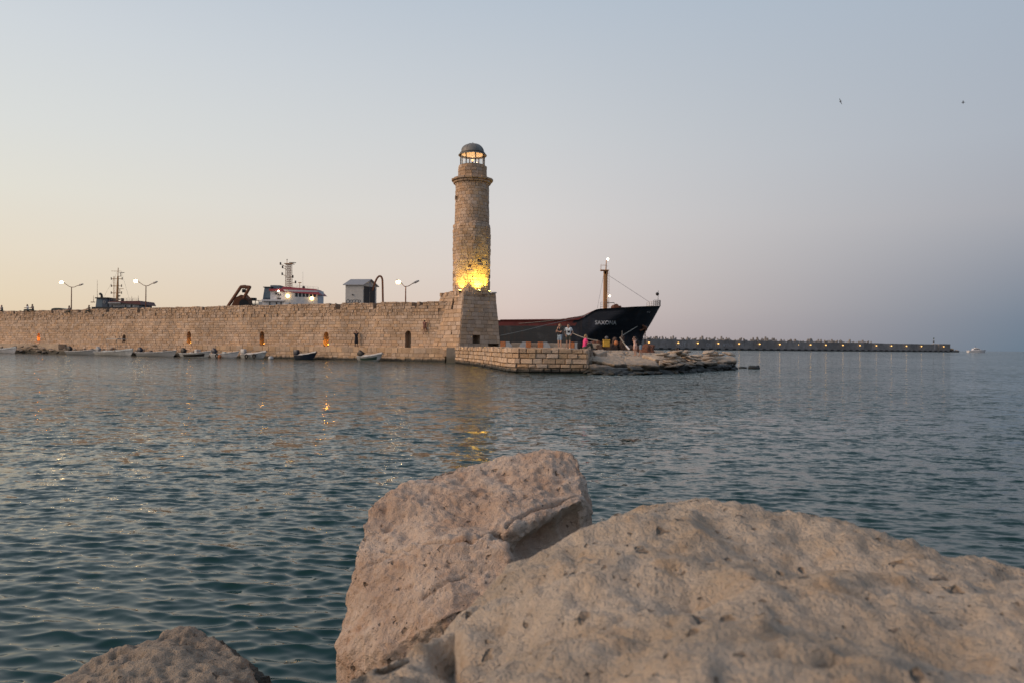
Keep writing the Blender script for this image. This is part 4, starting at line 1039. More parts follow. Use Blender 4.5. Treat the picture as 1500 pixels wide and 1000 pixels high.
# anchor in its pocket, chain to the water
ac = at(937.5, 475, SY - 1.2); b = MB(); b.box(ac + Vector((-.6, -.3, -.5)), ac + Vector((.5, .3, .4)), 'rust', .08, .2); b.tube(ac + Vector((-.7, -.35, .45)), ac + Vector((.9, -.35, -.55)), .16, 'rust'); b.tube(ac + Vector((.9, -.35, -.5)), ac + Vector((.7, -.35, -1.1)), .14, 'rust', .04); b.tube(ac + Vector((-.1, -.35, -1.0)), ac + Vector((.9, -.35, -.5)), .14, 'rust'); b.build('anchor', sh, True)
fb = at(944.5, 481, SY - 1.0); b = MB(); b.ball(fb, (.42, .42, .5), 'black'); b.build('fender', sh, True)
ch = MB(); z = fb.z - .4
k = 0
while z > -.2:
    c0 = Vector((fb.x + .05, fb.y, z)); pts = [c0 + Vector(((.09 if k % 2 else 0) * math.cos(a), (0 if k % 2 else .09) * math.cos(a), .15 * math.sin(a))) for a in np.linspace(0, 2 * math.pi, 7)]
    ch.path(pts, .05, 'rust', 4); z -= .22; k += 1
ch.build('anchor_chain', sh, True)
b = MB(); q = at(868, 459, SY - 4.6); b.box(q + Vector((-.12, -.5, -1.0)), q + Vector((.12, .05, .1)), 'cool_white', .03); b.build('rope_lead', sh, True)
rope('mooring_rope', 'long pale mooring rope from the ship bow down to the lighthouse base', [at(862, 461, SY - 5.5), at(800, 476, 92), at(733, 491.5, 76.5)], .03, sag=.05)
rope('mooring_rope', 'thin upper mooring rope sloping off the cargo ship forecastle', [at(866, 458.5, SY - 5), at(836, 465.5, SY - 5.6), at(760, 474, SY - 5.7)], .035, sag=.1)
rope('mooring_rope', 'mooring rope slanting down to the quay right of the standing couple', [at(838, 487.5, SY - 6), at(876, 499, 74)], .045, sag=.15)
rope('mooring_rope', 'taut mooring rope from the anchor down to the net heaps', [at(934, 478, SY - 2), at(911, 492, 72)], .04)

# --- the ship with white wheelhouse behind the wall
def pbox(mb, x0, x1, y0, y1, Y, dep, mat, bev=0):
    a, c = at(x0, y1, Y), at(x1, y0, Y); xs = sorted((a.x, c.x)); zs = sorted((a.z, c.z)); mb.box((xs[0], Y, zs[0]), (xs[1], Y + dep, zs[1]), mat, bev); return mb
WY = 126.0
ws = empty('survey_ship', Vector((xat(415, WY), WY + 3, 0)), 'white ship with red-roofed wheelhouse and lattice mast behind the wall', 'ship')
b = MB(); x0, x1 = xat(322, WY), xat(476, WY)
b.prismz([(x0, WY - .2), (x1 - 4, WY - .4), (x1, WY + 3.5), (x1 - 4, WY + 7.4), (x0, WY + 7.2)], -1, 5.4, 'deep_blue'); b.build('hull', ws, True)
b = MB(); pbox(b, 384, 424, 440.5, 458, WY, 6, 'cool_white'); b.build('lower_house', ws, True)
b = MB(); pbox(b, 383, 417, 439.2, 441.2, WY - .5, 7, 'cool_white'); b.build('boat_deck', ws, True)
wh = MB(); q0, q1, q2 = xat(408, WY), xat(418, WY), xat(462, WY); z0, z1 = zat(430, 458, WY), zat(430, 425, WY)
wh.prismz([(q0, WY + .2), (q1, WY - .3), (q2, WY + 1.2), (q2 + .5, WY + 3.2), (q2, WY + 5.2), (q0, WY + 6)], z0, z1, 'cool_white'); wh = wh.build('wheelhouse', ws, True)
def on_front(px, dz=-.04): k = (xat(px, WY) - q1) / (q2 - q1); return WY - .3 + 1.5 * k + dz
for px in np.arange(432, 458, 4.9):
    b = MB(); a = at(px, 435, WY); c = at(px + 3.6, 429.6, WY); ya = on_front(px)
    b.add([(a.x, ya, a.z), (c.x, on_front(px + 3.6), a.z), (c.x, on_front(px + 3.6), c.z), (a.x, ya, c.z), (a.x, ya + .06, a.z), (c.x, on_front(px + 3.6) + .06, a.z), (c.x, on_front(px + 3.6) + .06, c.z), (a.x, ya + .06, c.z)], [(0, 1, 2, 3), (0, 4, 5, 1), (1, 5, 6, 2), (2, 6, 7, 3), (3, 7, 4, 0)], 'window_glass'); b.build('window', wh, True)
for px, py in ((424.5, 446), (435, 447), (443, 447), (452.5, 447)):
    b = MB(); a = at(px, py, on_front(px, -.05)); b.box(a + Vector((-.11, -.02, -.2)), a + Vector((.11, .03, .2)), 'window_glass'); b.build('porthole', wh, True)
for px, py, w_, h_ in ((409, 432, 2.4, 1.0), (409, 437.6, 3, 1.0), (404, 430, 1, 2)):
    b = MB(); a = at(px, py, WY + .1); b.box(a + Vector((-w_ * .116, -.05, -h_ * .116)), a + Vector((w_ * .116, .06, h_ * .116)), 'window_glass'); b.build('window', wh, True)
for px in (395, 405, 411.5):
    b = MB(); a = at(px, 445, WY - .04); b.box(a + Vector((-.1, -.02, -.26)), a + Vector((.1, .03, .26)), 'window_glass'); b.build('porthole', ws, True)
rf = MB(); zz0, zz1 = zat(430, 430.2, WY), zat(430, 421, WY)
lo_ = [(xat(409, WY), WY - .6), (xat(466, WY), WY + .9), (xat(467, WY), WY + 5.5), (xat(409, WY), WY + 6.5)]; hi_ = [(xat(413, WY), WY + .4), (xat(459, WY), WY + 1.6), (xat(459, WY), WY + 4.9), (xat(413, WY), WY + 5.8)]
dzr = lambda x: -.012 * 0
rf.add([(x, y, zat(430, 427.6, WY) - (.42 if x > -34.5 else 0)) for x, y in lo_] + [(x, y, zz1 + .12 - (.3 if x > -34.5 else 0)) for x, y in hi_], [(3, 2, 1, 0), (4, 5, 6, 7), (0, 1, 5, 4), (1, 2, 6, 5), (2, 3, 7, 6), (3, 0, 4, 7)], 'red_roof'); rf.build('roof', ws, True)
b = MB(); pbox(b, 394, 414, 423.5, 426.5, WY, 6, 'red_roof'); pbox(b, 396, 410, 426.4, 441, WY + .4, 5, 'cool_white'); b.build('side_house', ws, True)
fu = MB(); f0 = [at(x, y, WY + 1) for x, y in ((384.5, 441), (397, 441), (397, 421), (387.5, 421))]
fu.prism([(q.x, q.z) for q in f0], WY + 1, WY + 3.5, 'blue_grey'); fu = fu.build('funnel', ws, True)
b = MB(); pbox(b, 385.5, 398, 420.3, 421.4, WY + .8, 3, 'black'); b.build('funnel_cap', fu, True)
b = MB(); pbox(b, 396, 410, 418.2, 423.5, WY + 1.5, 2.5, 'blue_grey'); b.build('vent_house', ws, True)
b = MB(); pts = [at(395, 437.5 + .9 * math.sin(k * 1.9) + .5 * math.sin(k * 4.1), WY - .56) for k in range(2)]
for k in range(24): b.tube(at(387 + k * .58, 437.6 + .9 * math.sin(k * 1.7), WY + .95), at(387 + (k + 1) * .58, 437.6 + .9 * math.sin((k + 1) * 1.7), WY + .95), .04, 'deep_blue', n=4)
b.build('painted_sign', fu, True)
mast = MB(); zb_, zt_ = zat(422, 422, WY + 2.6), zat(422, 387, WY + 2.6); cx = xat(421.8, WY + 2.6)
for dx in (-.5, 0, .45):
    for dy in (0, .8): mast.tube((cx + dx, WY + 2.4 + dy, zb_), (cx + dx * .8, WY + 2.4 + dy, zt_), .05, 'rust', n=5)
for k in range(13):
    z = zb_ + (zt_ - zb_) * (k + .5) / 13
    for dy in (0, .8): mast.tube((cx - .5, WY + 2.4 + dy, z), (cx + .45, WY + 2.4 + dy, z), .035, 'rust', n=4)
mast = mast.build('lattice_mast', ws, True)
b = MB(); b.box((cx - .7, WY + 2.2, zt_), (cx + .8, WY + 3.4, zt_ + .1), 'ochre'); b.tube((cx - .3, WY + 2.6, zt_), (cx - .3, WY + 2.6, zat(419, 377.5, WY)), .05, 'ochre'); b.ball((cx - .3, WY + 2.6, zat(419, 378, WY)), .1, 'black'); b.tube((cx + .55, WY + 2.6, zt_), (cx + .55, WY + 2.6, zat(419, 383, WY)), .1, 'ochre'); b.build('masthead', mast, True)
b = MB(); b.box((cx + .05, WY + 2.5, zat(419, 383, WY)), (cx + 1.25, WY + 2.7, zat(419, 382, WY)), 'black', .02); b.build('radar', mast, True)
for x0, y0, x1, y1 in ((411, 387, 420, 392), (414, 392, 420, 395.5), (413.5, 402, 420, 405.5), (429, 406, 423.5, 406.5), (433, 414, 423.5, 416)):
    b = MB(); a, c = at(x0, y0, WY + 2.5), at(x1, y1, WY + 2.5); b.tube(a, c, .04, 'ochre'); b.box((a.x - .12, a.y - .1, a.z - .15), (a.x + .1, a.y + .1, a.z + .3), 'black', .02); b.build('aerial', mast, True)
b = MB(); b.ball((xat(438, WY), WY + 2.5, zat(438, 419.5, WY)), .24, 'black'); b.tube((xat(432, WY), WY + 2.5, zat(432, 421, WY)), (xat(432, WY), WY + 2.5, zat(432, 412, WY)), .05, 'ochre'); b.box((xat(430, WY), WY + 2.4, zat(432, 413, WY)), (xat(434.5, WY), WY + 2.6, zat(432, 412, WY)), 'ochre'); b.tube((xat(437, WY), WY + 2.5, zat(437, 421, WY)), (xat(436.5, WY), WY + 2.5, zat(437, 396, WY)), .018, 'grey_paint', n=4); b.build('aerials', ws, True)
rail([(xat(424, WY), WY + .9, zat(430, 421.2, WY)), (xat(462, WY), WY + 1.6, zat(430, 424, WY))], .5, ws, 'steel', .018, 2, 'roof_rail', .9)
for px, py in ((421.5, 433.8), (456.8, 437.3)):
    fl = MB(); a = at(px, py, on_front(px) - .25); fl.ball(a, (.30, .12, .30), 'flood', 14, 10); fl.build('deck_floodlight', ws, True)
    point('deck_light', a + Vector((0, -.5, .1)), 14, (1, .66, .28), .2, ws)
fl = MB(); fl.ball(at(408, 426.6, WY - .3), .13, 'mast_light'); fl.build('side_light', ws, True)
ga = MB()
for dy in (0, 3.2):
    ga.path([at(334, 449, WY + dy), at(353, 420.5, WY + dy), at(366, 421, WY + dy), at(357, 437, WY + dy)], .28, 'rust', 6)
ga.tube(at(353, 420.5, WY), at(353, 420.5, WY + 3.2), .26, 'rust'); ga.tube(at(366, 421, WY), at(366, 421, WY + 3.2), .26, 'rust'); ga.tube(at(361, 432, WY), at(368, 439, WY), .12, 'rust'); ga = ga.build('stern_gantry', ws, True)
b = MB()
for px, py in ((358, 420), (361.5, 420.6), (357.5, 426)): a = at(px, py, WY + .5); b.box(a + Vector((-.3, -.2, -.35)), a + Vector((.3, .2, .25)), 'black', .05)
b.build('pulley_block', ga, True)
b = MB(); hp = [at(x, y, WY + .6) for x, y in ((338, 449), (345, 436), (353, 432), (361, 437), (364, 449))]; b.prism([(q.x, q.z) for q in hp], WY + .6, WY + 3, 'rust'); b.build('hopper', ws, True)
b = MB(); b.tube(at(357, 445, WY + .2), at(357, 445, WY + 2.8), .75, 'black', n=14); b.build('winch_drum', ws, True)
rail([at(364, 449, WY + .5), at(384, 449, WY + .5)], 1.0, ws, 'black', .06, 2, 'stern_rail', .5)
b = MB(); pbox(b, 366, 374, 436.5, 440.5, WY + 1, .8, 'black', .05); pbox(b, 366, 384, 446, 450, WY + .6, 2, 'black', .1); pbox(b, 378, 386, 442, 449, WY + .4, 2, 'grey_paint', .15); b.build('deck_gear', ws, True)

# --- the blue-grey ship at far left
LY = 140.0
ls = empty('harbour_tug', Vector((xat(170, LY), LY + 3, 0)), 'blue-grey ship with tall orange mast showing over the wall at left', 'ship')
b = MB(); x0, x1 = xat(128, LY), xat(216, LY); b.prismz([(x0, LY), (x1 - 3, LY - .3), (x1, LY + 3), (x1 - 3, LY + 6.3), (x0, LY + 6)], -1, 5.9, 'dark_hull'); b.build('hull', ls, True)
b = MB(); pbox(b, 134, 206, 450.5, 458, LY - .2, 6, 'black'); b.build('bulwark', ls, True)
b = MB(); fq = [at(x, y, LY) for x, y in ((139.5, 453), (158, 453), (157, 437), (141.5, 437))]; b.prism([(q.x, q.z) for q in fq], LY, LY + 4, 'blue_grey'); fu = b.build('funnel_house', ls, True)
b = MB(); pbox(b, 149.5, 157.6, 438, 452.5, LY - .05, 3.9, 'deep_blue'); b.build('side_panel', fu, True)
b = MB(); pbox(b, 139, 158.5, 436, 437.4, LY - .2, 4.4, 'black'); b.build('cap', fu, True)
b = MB(); b.path([at(149, 437, LY + 1), at(149, 433, LY + 1), at(148, 431.2, LY + 1), at(146, 430.5, LY + 1)], .22, 'black', 8); b.build('exhaust', fu, True)
b = MB(); hd = [at(153 + 1.7 * math.cos(a), 443 + 1.7 * math.sin(a), LY - .1) for a in np.linspace(0, 6.28, 13)]; b.path(hd, .06, 'pale_paint', 4); b.build('lifebuoy', fu, True)
b = MB(); pbox(b, 157.5, 204, 442, 454, LY + .3, 5, 'grey_paint'); ho = b.build('deckhouse', ls, True)
b = MB(); rp = [at(x, y, LY) for x, y in ((160, 442.5), (208, 446.8), (205, 441), (176, 441.3), (160, 441.6))]; b.prism([(q.x, q.z) for q in rp], LY - .3, LY + 5.6, 'maroon'); b.build('roof', ls, True)
b = MB(); pbox(b, 158, 176, 443, 444.6, LY - .6, 1, 'pale_paint'); b.build('life_raft_shelf', ls, True)
for px, m_ in ((164, 'dark_inside'), (189.5, 'cool_white'), (196, 'cool_white'), (184, 'dark_inside'), (192.5, 'dark_inside')):
    b = MB(); pbox(b, px - .7, px + .7, 447, 450.5, LY + .24, .06, m_); b.build('window', ho, True)
b = MB(); zb_, zt_ = zat(171, 442, LY + 2), zat(171, 405, LY + 2); cx = xat(171.0, LY + 2); b.tube((cx, LY + 2, zb_), (cx + .1, LY + 2, zt_), .26, 'ochre', .15); b.tube((cx + .1, LY + 2, zt_), (cx + .15, LY + 2, zat(171, 391, LY)), .07, 'ochre'); mast = b.build('mast', ls, True)
b = MB()
for dx in (-.62, -.35): b.tube((cx + dx, LY + 1.8, zb_), (cx + dx, LY + 1.8, zt_), .035, 'ochre', n=4)
for k in range(16): z = zb_ + (zt_ - zb_) * k / 16; b.tube((cx - .62, LY + 1.8, z), (cx - .35, LY + 1.8, z), .03, 'ochre', n=4)
b.build('ladder', mast, True)
for py, w0, w1 in ((408.7, 8, 8), (419.2, 8, 7), (429.4, 8, 7)):
    b = MB(); a, c = at(171 - w0, py, LY + 2), at(171 + w1, py, LY + 2); b.tube(a, c, .055, 'ochre')
    for q in (a, c): b.tube(q + Vector((0, 0, -.18)), q + Vector((0, 0, .28)), .09, 'bronze')
    b.build('crosstree', mast, True)
b = MB(); b.tube(at(163, 397.3, LY + 2), at(178, 397.5, LY + 2), .035, 'ochre'); b.tube(at(177, 405, LY + 2), at(177, 399.5, LY + 2), .07, 'bronze'); b.tube(at(175, 400, LY + 2), at(182, 399.5, LY + 2), .06, 'bronze'); b.tube(at(172, 405, LY + 2), at(178, 405, LY + 2), .05, 'ochre'); b.build('radar_gear', mast, True)
b = MB(); b.tube(at(175.5, 430, LY + 2), at(175.5, 423.5, LY + 2), .06, 'ochre'); b.tube(at(173, 423.5, LY + 2), at(181, 423.3, LY + 2), .05, 'ochre'); b.build('radar', mast, True)
b = MB(); b.tube(at(171, 434, LY + 2), at(176, 433.7, LY + 2), .12, 'bronze'); b.build('horn', mast, True)
b = MB(); pbox(b, 177, 180, 437, 441, LY + 2, .5, 'black', .05); b.build('searchlight', ls, True)
rail([at(160, 441.5, LY + .2), at(203, 441.5, LY + .2)], .55, ls, 'steel', .03, 2, 'roof_rail', 1.0)
b = MB()
for px, y0, y1 in ((142.5, 437, 410), (137, 442, 433), (193, 441, 434), (202.5, 441, 433.5)): b.tube(at(px, y0, LY + 1), at(px, y1, LY + 1), .04, 'rust', .02, n=4)
b.tube(at(133, 442.8, LY + 1), at(139, 442.8, LY + 1), .08, 'rust'); b.build('aerials', ls, True)
rope('stay', '', [at(172, 398, LY + 2), at(152, 436, LY + 2)], .015, 'steel', ls); rope('stay', '', [at(178, 398, LY + 2), at(190, 441, LY + 2)], .015, 'steel', ls)

# ================================================================== QUAYSIDE
def street_lamp(px, ybr, yl, yr, dxl, dxr, Y, lab):
    b0 = Vector((xat(px, Y), Y, QZ)); zb = zat(px, ybr, Y)
    o = empty('street_lamp', b0, lab, 'street lamp', 'double street lamps behind the wall')
    b = MB(); b.tube(b0, Vector((b0.x, Y, zb)), .10, 'rust', .06, 8); b.build('pole', o, True)
    b = MB(); b.box(b0 + Vector((-.2, -.2, 0)), b0 + Vector((.2, .2, .3)), 'steel', .03); b.build('base', o, True)
    for dx, y, lit in ((dxl, yl, True), (dxr, yr, False)):
        e = at(px + dx, y, Y); k = 1 if dx > 0 else -1
        b = MB(); c = Vector((b0.x, Y, zb)); b.path([c, c.lerp(e, .4) + Vector((0, 0, -.1)), e], .045, 'rust', 6); b.build('arm', o, True)
        h = MB(); u = (e - c).normalized(); h.tube(e, e + u * .55, .07, 'steel', .14, 8); h.tube(e + u * .3, e + u * .85, .14, 'steel', .09, 8); hd = h.build('lamp_head', o, True, 'auto')
        if lit:
            g_ = e + u * .55 + Vector((0, -.05, -.10)); g2 = MB(); g2.ball(g_, (.27, .22, .20), 'sodium', 14, 10); g2.build('lit_lens', hd, True)
            point('lamp_light', g_ + Vector((0, -.1, -.5)), 25, (1, .72, .40), .25, o)
street_lamp(104, 421, 415.5, 418.5, -9, 10, 113, 'leftmost double street lamp, its left head lit')
street_lamp(213, 419, 413.8, 415.8, -9, 9.5, 105, 'double street lamp with left head lit, beside the blue-grey ship')
street_lamp(593.5, 420, 416.2, 415.5, -4.5, 11, 89, 'double street lamp with left head lit, between pipe and lighthouse')
# hut
HY = 90.0; hx0, hx1, hx2 = xat(504.5, HY), xat(531, HY), xat(545, HY)
hut = empty('utility_hut', Vector((hx1, HY + 1, QZ)), 'grey gabled utility hut with graffiti on the quay above the wall', 'hut')
ze, za_ = zat(520, 417.5, HY), zat(520, 408.5, HY); c0, c1, c2, c3 = (hx0, HY + .3), (hx1, HY), (hx2, HY + 2.6), (hx0 + 1.1, HY + 2.9)
b = MB(); b.prismz([c0, c1, c2, c3], QZ, ze, 'hut_grey'); b.build('wall', hut, True)
pr = lambda q, k: (q[0] + k[0], q[1] + k[1])
b = MB(); m1 = ((c1[0] + c2[0]) / 2, (c1[1] + c2[1]) / 2); m0 = ((c0[0] + c3[0]) / 2, (c0[1] + c3[1]) / 2)
ex = Vector((c1[0] - c0[0], c1[1] - c0[1])).normalized() * .22; ey = Vector((c2[0] - c1[0], c2[1] - c1[1])).normalized() * .22
P_ = [(c0[0] - ex.x - ey.x, c0[1] - ex.y - ey.y, ze - .05), (c1[0] + ex.x - ey.x, c1[1] + ex.y - ey.y, ze - .05), (c2[0] + ex.x + ey.x, c2[1] + ex.y + ey.y, ze - .05), (c3[0] - ex.x + ey.x, c3[1] - ex.y + ey.y, ze - .05), (m0[0] - ex.x, m0[1] - ex.y, za_), (m1[0] + ex.x, m1[1] + ex.y, za_)]
b.add(P_ + [(x, y, z + .08) for x, y, z in P_], [(6, 7, 11, 10), (8, 9, 10, 11), (0, 1, 7, 6), (2, 3, 9, 8), (0, 4, 5, 1), (2, 5, 4, 3), (1, 5, 11, 7), (5, 2, 8, 11), (0, 6, 10, 4), (4, 10, 9, 3)], 'roof_grey'); b.build('roof', hut, True)
b = MB(); b.add([(c0[0], c0[1], ze - .01), (c1[0], c1[1], ze - .01), (c2[0], c2[1], ze - .01), (c3[0], c3[1], ze - .01), (m0[0], m0[1], za_ - .07), (m1[0], m1[1], za_ - .07)], [(1, 2, 5), (3, 0, 4)], 'hut_grey'); b.build('gable', hut, True)
b = MB(); v0 = Vector((*c1, 0)); v1 = Vector((*c2, 0)); nn = Vector((v1.y - v0.y, -(v1.x - v0.x), 0)).normalized()
dv = [v0.lerp(v1, .06) + nn * .02, v0.lerp(v1, .86) + nn * .02]; b.add([dv[0] + Vector((0, 0, QZ + .05)), dv[1] + Vector((0, 0, QZ + .05)), dv[1] + Vector((0, 0, ze - .12)), dv[0] + Vector((0, 0, ze - .12))] + [q + nn * .03 + Vector((0, 0, z)) for q, z in ((dv[0], QZ + .05), (dv[1], QZ + .05), (dv[1], ze - .12), (dv[0], ze - .12))], [(4, 5, 6, 7), (0, 1, 5, 4), (1, 2, 6, 5), (2, 3, 7, 6), (3, 0, 4, 7)], 'dark_inside'); dr_ = b.build('doorway', hut, True)
b = MB(); q = dv[0].lerp(dv[1], .5) + nn * .035; b.tube(q + Vector((0, 0, QZ + .1)), q + Vector((0, 0, ze - .15)), .02, 'steel'); b.build('door_seam', dr_, True)
b = MB(); r = random.Random(5)
for k, (gx_, rr_) in enumerate(((509, 2.6), (514, 2.0), (518, 2.2), (522.5, 2.4), (526.5, 1.8))):
    pts = [at(gx_ + rr_ * math.cos(a) * r.uniform(.8, 1.15), 441.3 + rr_ * .95 * math.sin(a) * r.uniform(.8, 1.2), HY + .1) for a in np.linspace(0, 5.6 + r.random(), 12)]
    b.path([Vector((q.x, HY + .3 - .3 * (q.x - hx0) / (hx1 - hx0) - .012, q.z)) for q in pts], .028, 'graffiti', 4)
b.build('graffiti', hut, True)
b = MB(); q = at(516.5, 432, HY + .1); b.box((q.x - .08, HY + .06, q.z - .07), (q.x + .08, HY + .2, q.z + .06), 'black', .01); b.build('vent', hut, True)
# loading pipe
PYY = 91.0; pts = [at(x, y, PYY) for x, y in ((545.5, 426), (548, 418), (551, 410.5), (553.5, 406.4), (556, 404.8), (558.4, 405.6), (560, 409.5), (560.4, 416), (560.7, 430))] + [Vector((xat(561, PYY), PYY, QZ))]
pp = empty('loading_pipe', Vector((xat(561, PYY), PYY, QZ)), 'rust-brown hooped pipe standing beside the utility hut', 'pipe')
b = MB(); b.path(smooth_path([Vector(q) for q in pts], 4), .12, 'rust', 8); b.build('hoop', pp, True)
b = MB(); b.tube(pts[-1], pts[-1] + Vector((0, 0, .15)), .3, 'rust', n=12); b.build('flange', pp, True)
# parked car
cy_ = 112.0; c0 = Vector((xat(89, cy_), cy_, QZ + .15))
car = empty('parked_car', Vector((c0.x, cy_ + .8, QZ)), 'dark parked car whose roof shows over the wall near the left lamp', 'car')
CW, CX = 1.72, -2.1
def loft(name, prof, y0, y1, mat, par, inset=0): b = MB(); b.prism([(c0.x + x, QZ + z) for x, z in prof], cy_ + y0, cy_ + y1, mat); return b.build(name, par, True)
body = loft('body', ((-2.15, .35), (2.1, .35), (2.15, .75), (1.9, .98), (1.1, 1.06), (-1.9, 1.08), (-2.15, .9)), 0, CW, 'car_paint', car)
loft('cabin', ((-1.75, 1.06), (1.1, 1.05), (.45, 1.66), (-.2, 1.76), (-1.0, 1.76), (-1.5, 1.66)), .1, CW - .1, 'car_paint', car)
for nm, pf in (('window', ((-1.55, 1.12), (-.4, 1.12), (-.4, 1.62), (-1.4, 1.62))), ('window', ((-.32, 1.12), (.9, 1.12), (.42, 1.60), (-.32, 1.62)))): loft(nm, pf, .085, .1, 'window_glass', car)
for x in (-1.35, 1.35):
    for y in (.0, CW - .2):
        w = MB(); w.tube((c0.x + x, cy_ + y - .02, QZ + .32), (c0.x + x, cy_ + y + .22, QZ + .32), .32, 'tyre', n=16); w = w.build('wheel', car, True); h = MB(); h.tube((c0.x + x, cy_ + y - .03, QZ + .32), (c0.x + x, cy_ + y + .02, QZ + .32), .19, 'steel', n=12); h.build('rim', w, True)
for y in (.2, CW - .5): b = MB(); b.box((c0.x + 2.05, cy_ + y, QZ + .68), (c0.x + 2.17, cy_ + y + .3, QZ + .82), 'cool_white', .02); b.build('headlight', car, True)

# niche lamps
for n, e, nm in ((NICHES[0], 41, 'leftmost niche, glowing deepest orange'), (NICHES[2], 9, 'niche above the black-striped boat'), (NICHES[3], 10, 'niche above the boat with the white cover'), (NICHES[4], 26, 'niche left of the posing woman')):
    s = s_of(n[0]); L = wp(s + .08, n[1] + .06, -.22)
    o = empty('niche_lamp', L - Vector((0, 0, .06)), f'small orange uplight in the {nm}', 'lamp', 'uplights in the wall niches')
    b = MB(); b.tube(L - Vector((0, 0, .06)), L + Vector((0, 0, .06)), .07, 'black', .09); b.build('housing', o, True)
    b = MB(); b.ball(L + Vector((0, 0, .09)), (.075, .075, .05), 'niche_bulb'); b.build('bulb', o, True)
    point('uplight', L + WN * .12 + Vector((0, 0, .22)), e, (1, .42, .05) if e < 40 else (1, .27, .03), .05, o).data.energy = e * .62

# barrier blocks on the mole deck
BY = 66.0
def barrier(px0, px1, flip, lab):
    a, c = xat(px0, BY), xat(px1, BY); zb, zt = MZ - .03, MZ + .50; w = .36
    o = empty('barrier_block', Vector(((a + c) / 2, BY, MZ - .04)), lab, 'barrier', 'orange and grey barrier blocks on the quay')
    b = MB(); x0, x1 = (a, a + w * 1.3) if not flip else (c - w * 1.3, c); b.box((x0, BY, zb), (x1, BY + .5, zt), 'orange', .03); b.build('orange_end', o, True)
    b = MB(); y0, y1 = (x1 + .01, c) if not flip else (x0 - .01, a); b.prism([(y0, zb), (y1, zb), (y1, zb + .18), (y0 + (y1 - y0) * .55, zt), (y0, zt)] if not flip else [(y0, zb), (y0, zt), (y0 + (y1 - y0) * .55, zt), (y1, zb + .18), (y1, zb)], BY + .02, BY + .48, 'grey_paint'); b.build('grey_end', o, True)
barrier(733, 750, False, 'orange and grey barrier block touching the tower base'); barrier(761, 778, True, 'orange and grey barrier block, second from the tower base')
barrier(788, 806, False, 'orange and grey barrier block left of the standing couple'); barrier(834, 852, False, 'orange and grey barrier block right of the standing couple')
b = MB(); b.box((xat(749, BY) , BY + .8, MZ - .04), (xat(880, BY), BY + 1.15, MZ + .42), 'deck_stone', .04); tag(b.build('low_kerb_wall'), 'low pale kerb wall running behind the orange barrier blocks', 'kerb')
b = MB(); b.box((xat(856, 68), 68, MZ - .05), (xat(905, 68), 68.5, MZ + .12), 'concrete', .04); tag(b.build('concrete_kerb'), 'pale concrete kerb strip right of the seated pink figure', 'kerb')

# nets and gear right of the quay
def heap(name, label, px0, px1, py0, py1, Y, dep, mat, seed, cat='fishing net'):
    a, c = at(px0, py1, Y), at(px1, py0, Y); q = random.Random(seed); hulls = []
    for k in range(5):
        cx_ = q.uniform(a.x, c.x); hh = q.uniform(.6, 1) * (c.z - a.z); w_ = (c.x - a.x) * q.uniform(.22, .4)
        hulls.append([Vector((min(max(cx_ + w_ * math.cos(t_), a.x), c.x), Y + dep / 2 + dep / 2 * math.sin(t_), a.z - .25)) for t_ in np.linspace(0, 6, 8)] + [Vector((cx_ + w_ * .45 * math.cos(t_), Y + dep / 2 + dep * .25 * math.sin(t_), a.z + hh)) for t_ in np.linspace(0, 5, 5)])
    me = hull_blob(hulls, .07, 2, name); V, Nn = arr(me); V = V + Nn * (fbm(V, 2.2, 4, seed) * .16)[:, None]; me.vertices.foreach_set('co', V.ravel()); me.update(); me.materials.append(MATS[mat])
    return tag(link(bpy.data.objects.new(name, me)), label, cat, 'heaps of fishing nets on the quay')
heap('net_heap', 'long dark fishing net heap along the quay edge behind the rocks', 879, 950, 505, 514, 66, 2.5, 'net', 3)
heap('net_heap', 'tall brown net heap topped like a hood beside the yellow bin', 898, 915, 490, 508, 66.5, 1.2, 'net', 4)
heap('net_heap', 'rust-red net heap at the right end behind the two girls', 932, 959, 504, 514, 65, 1.8, 'net_rust', 5)
heap('net_heap', 'low rust-brown net roll behind the seated pink figure', 858, 884, 499, 505.5, 70, 1.0, 'net_rust', 6)
q = at(888.5, 507, 66); b = MB(); bin_ = empty('bin', Vector((q.x, 66, q.z)), 'bright yellow bin standing among the fishing nets', 'bin')
b.box((q.x - .30, 65.9, q.z - .05), (q.x + .30, 66.4, q.z + .50), 'yellow', .06); b.build('body', bin_, True); b = MB(); b.box((q.x - .33, 65.87, q.z + .505), (q.x + .33, 66.43, q.z + .58), 'yellow', .03); b.build('lid', bin_, True)
b = MB(); b.ball((q.x + .02, 66.2, q.z + .74), (.17, .17, .16), 'grey_cloth'); b.build('bundle', bin_, True)
q = at(902.5, 502, 65.8); b = MB(); b.ball(q, (.19, .19, .21), 'orange', 14, 10); b.tube(q + Vector((0, 0, .19)), q + Vector((0, 0, .28)), .06, 'black'); tag(b.build('mooring_buoy', None, False, True), 'round orange mooring buoy lying on the net heap', 'buoy')
b = MB(); b.tube(at(908, 494, 65.8), at(921, 512, 65.4), .05, 'rope', .06); tag(b.build('spar'), 'long bare wooden spar leaning down from the hooded net heap', 'pole')
b = MB(); b.tube(at(917, 506, 65.2), at(922, 511.5, 64.9), .07, 'cool_white'); tag(b.build('float_stick'), 'short white stick lying against the nets', 'pole')
b = MB(); b.tube(at(911.3, 494, 66.5), at(911.3, 484.5, 66.5), .025, 'steel'); tag(b.build('marker_rod'), 'thin upright rod above the fishing nets', 'rod')
q = at(984.5, 513.2, 62); o = piece('bag', RK_DARK[2], Vector((q.x, 62, q.z)), (.6, .35, .45), None); tag(o, 'small black bag left on the ridge of the rock shelf', 'bag')

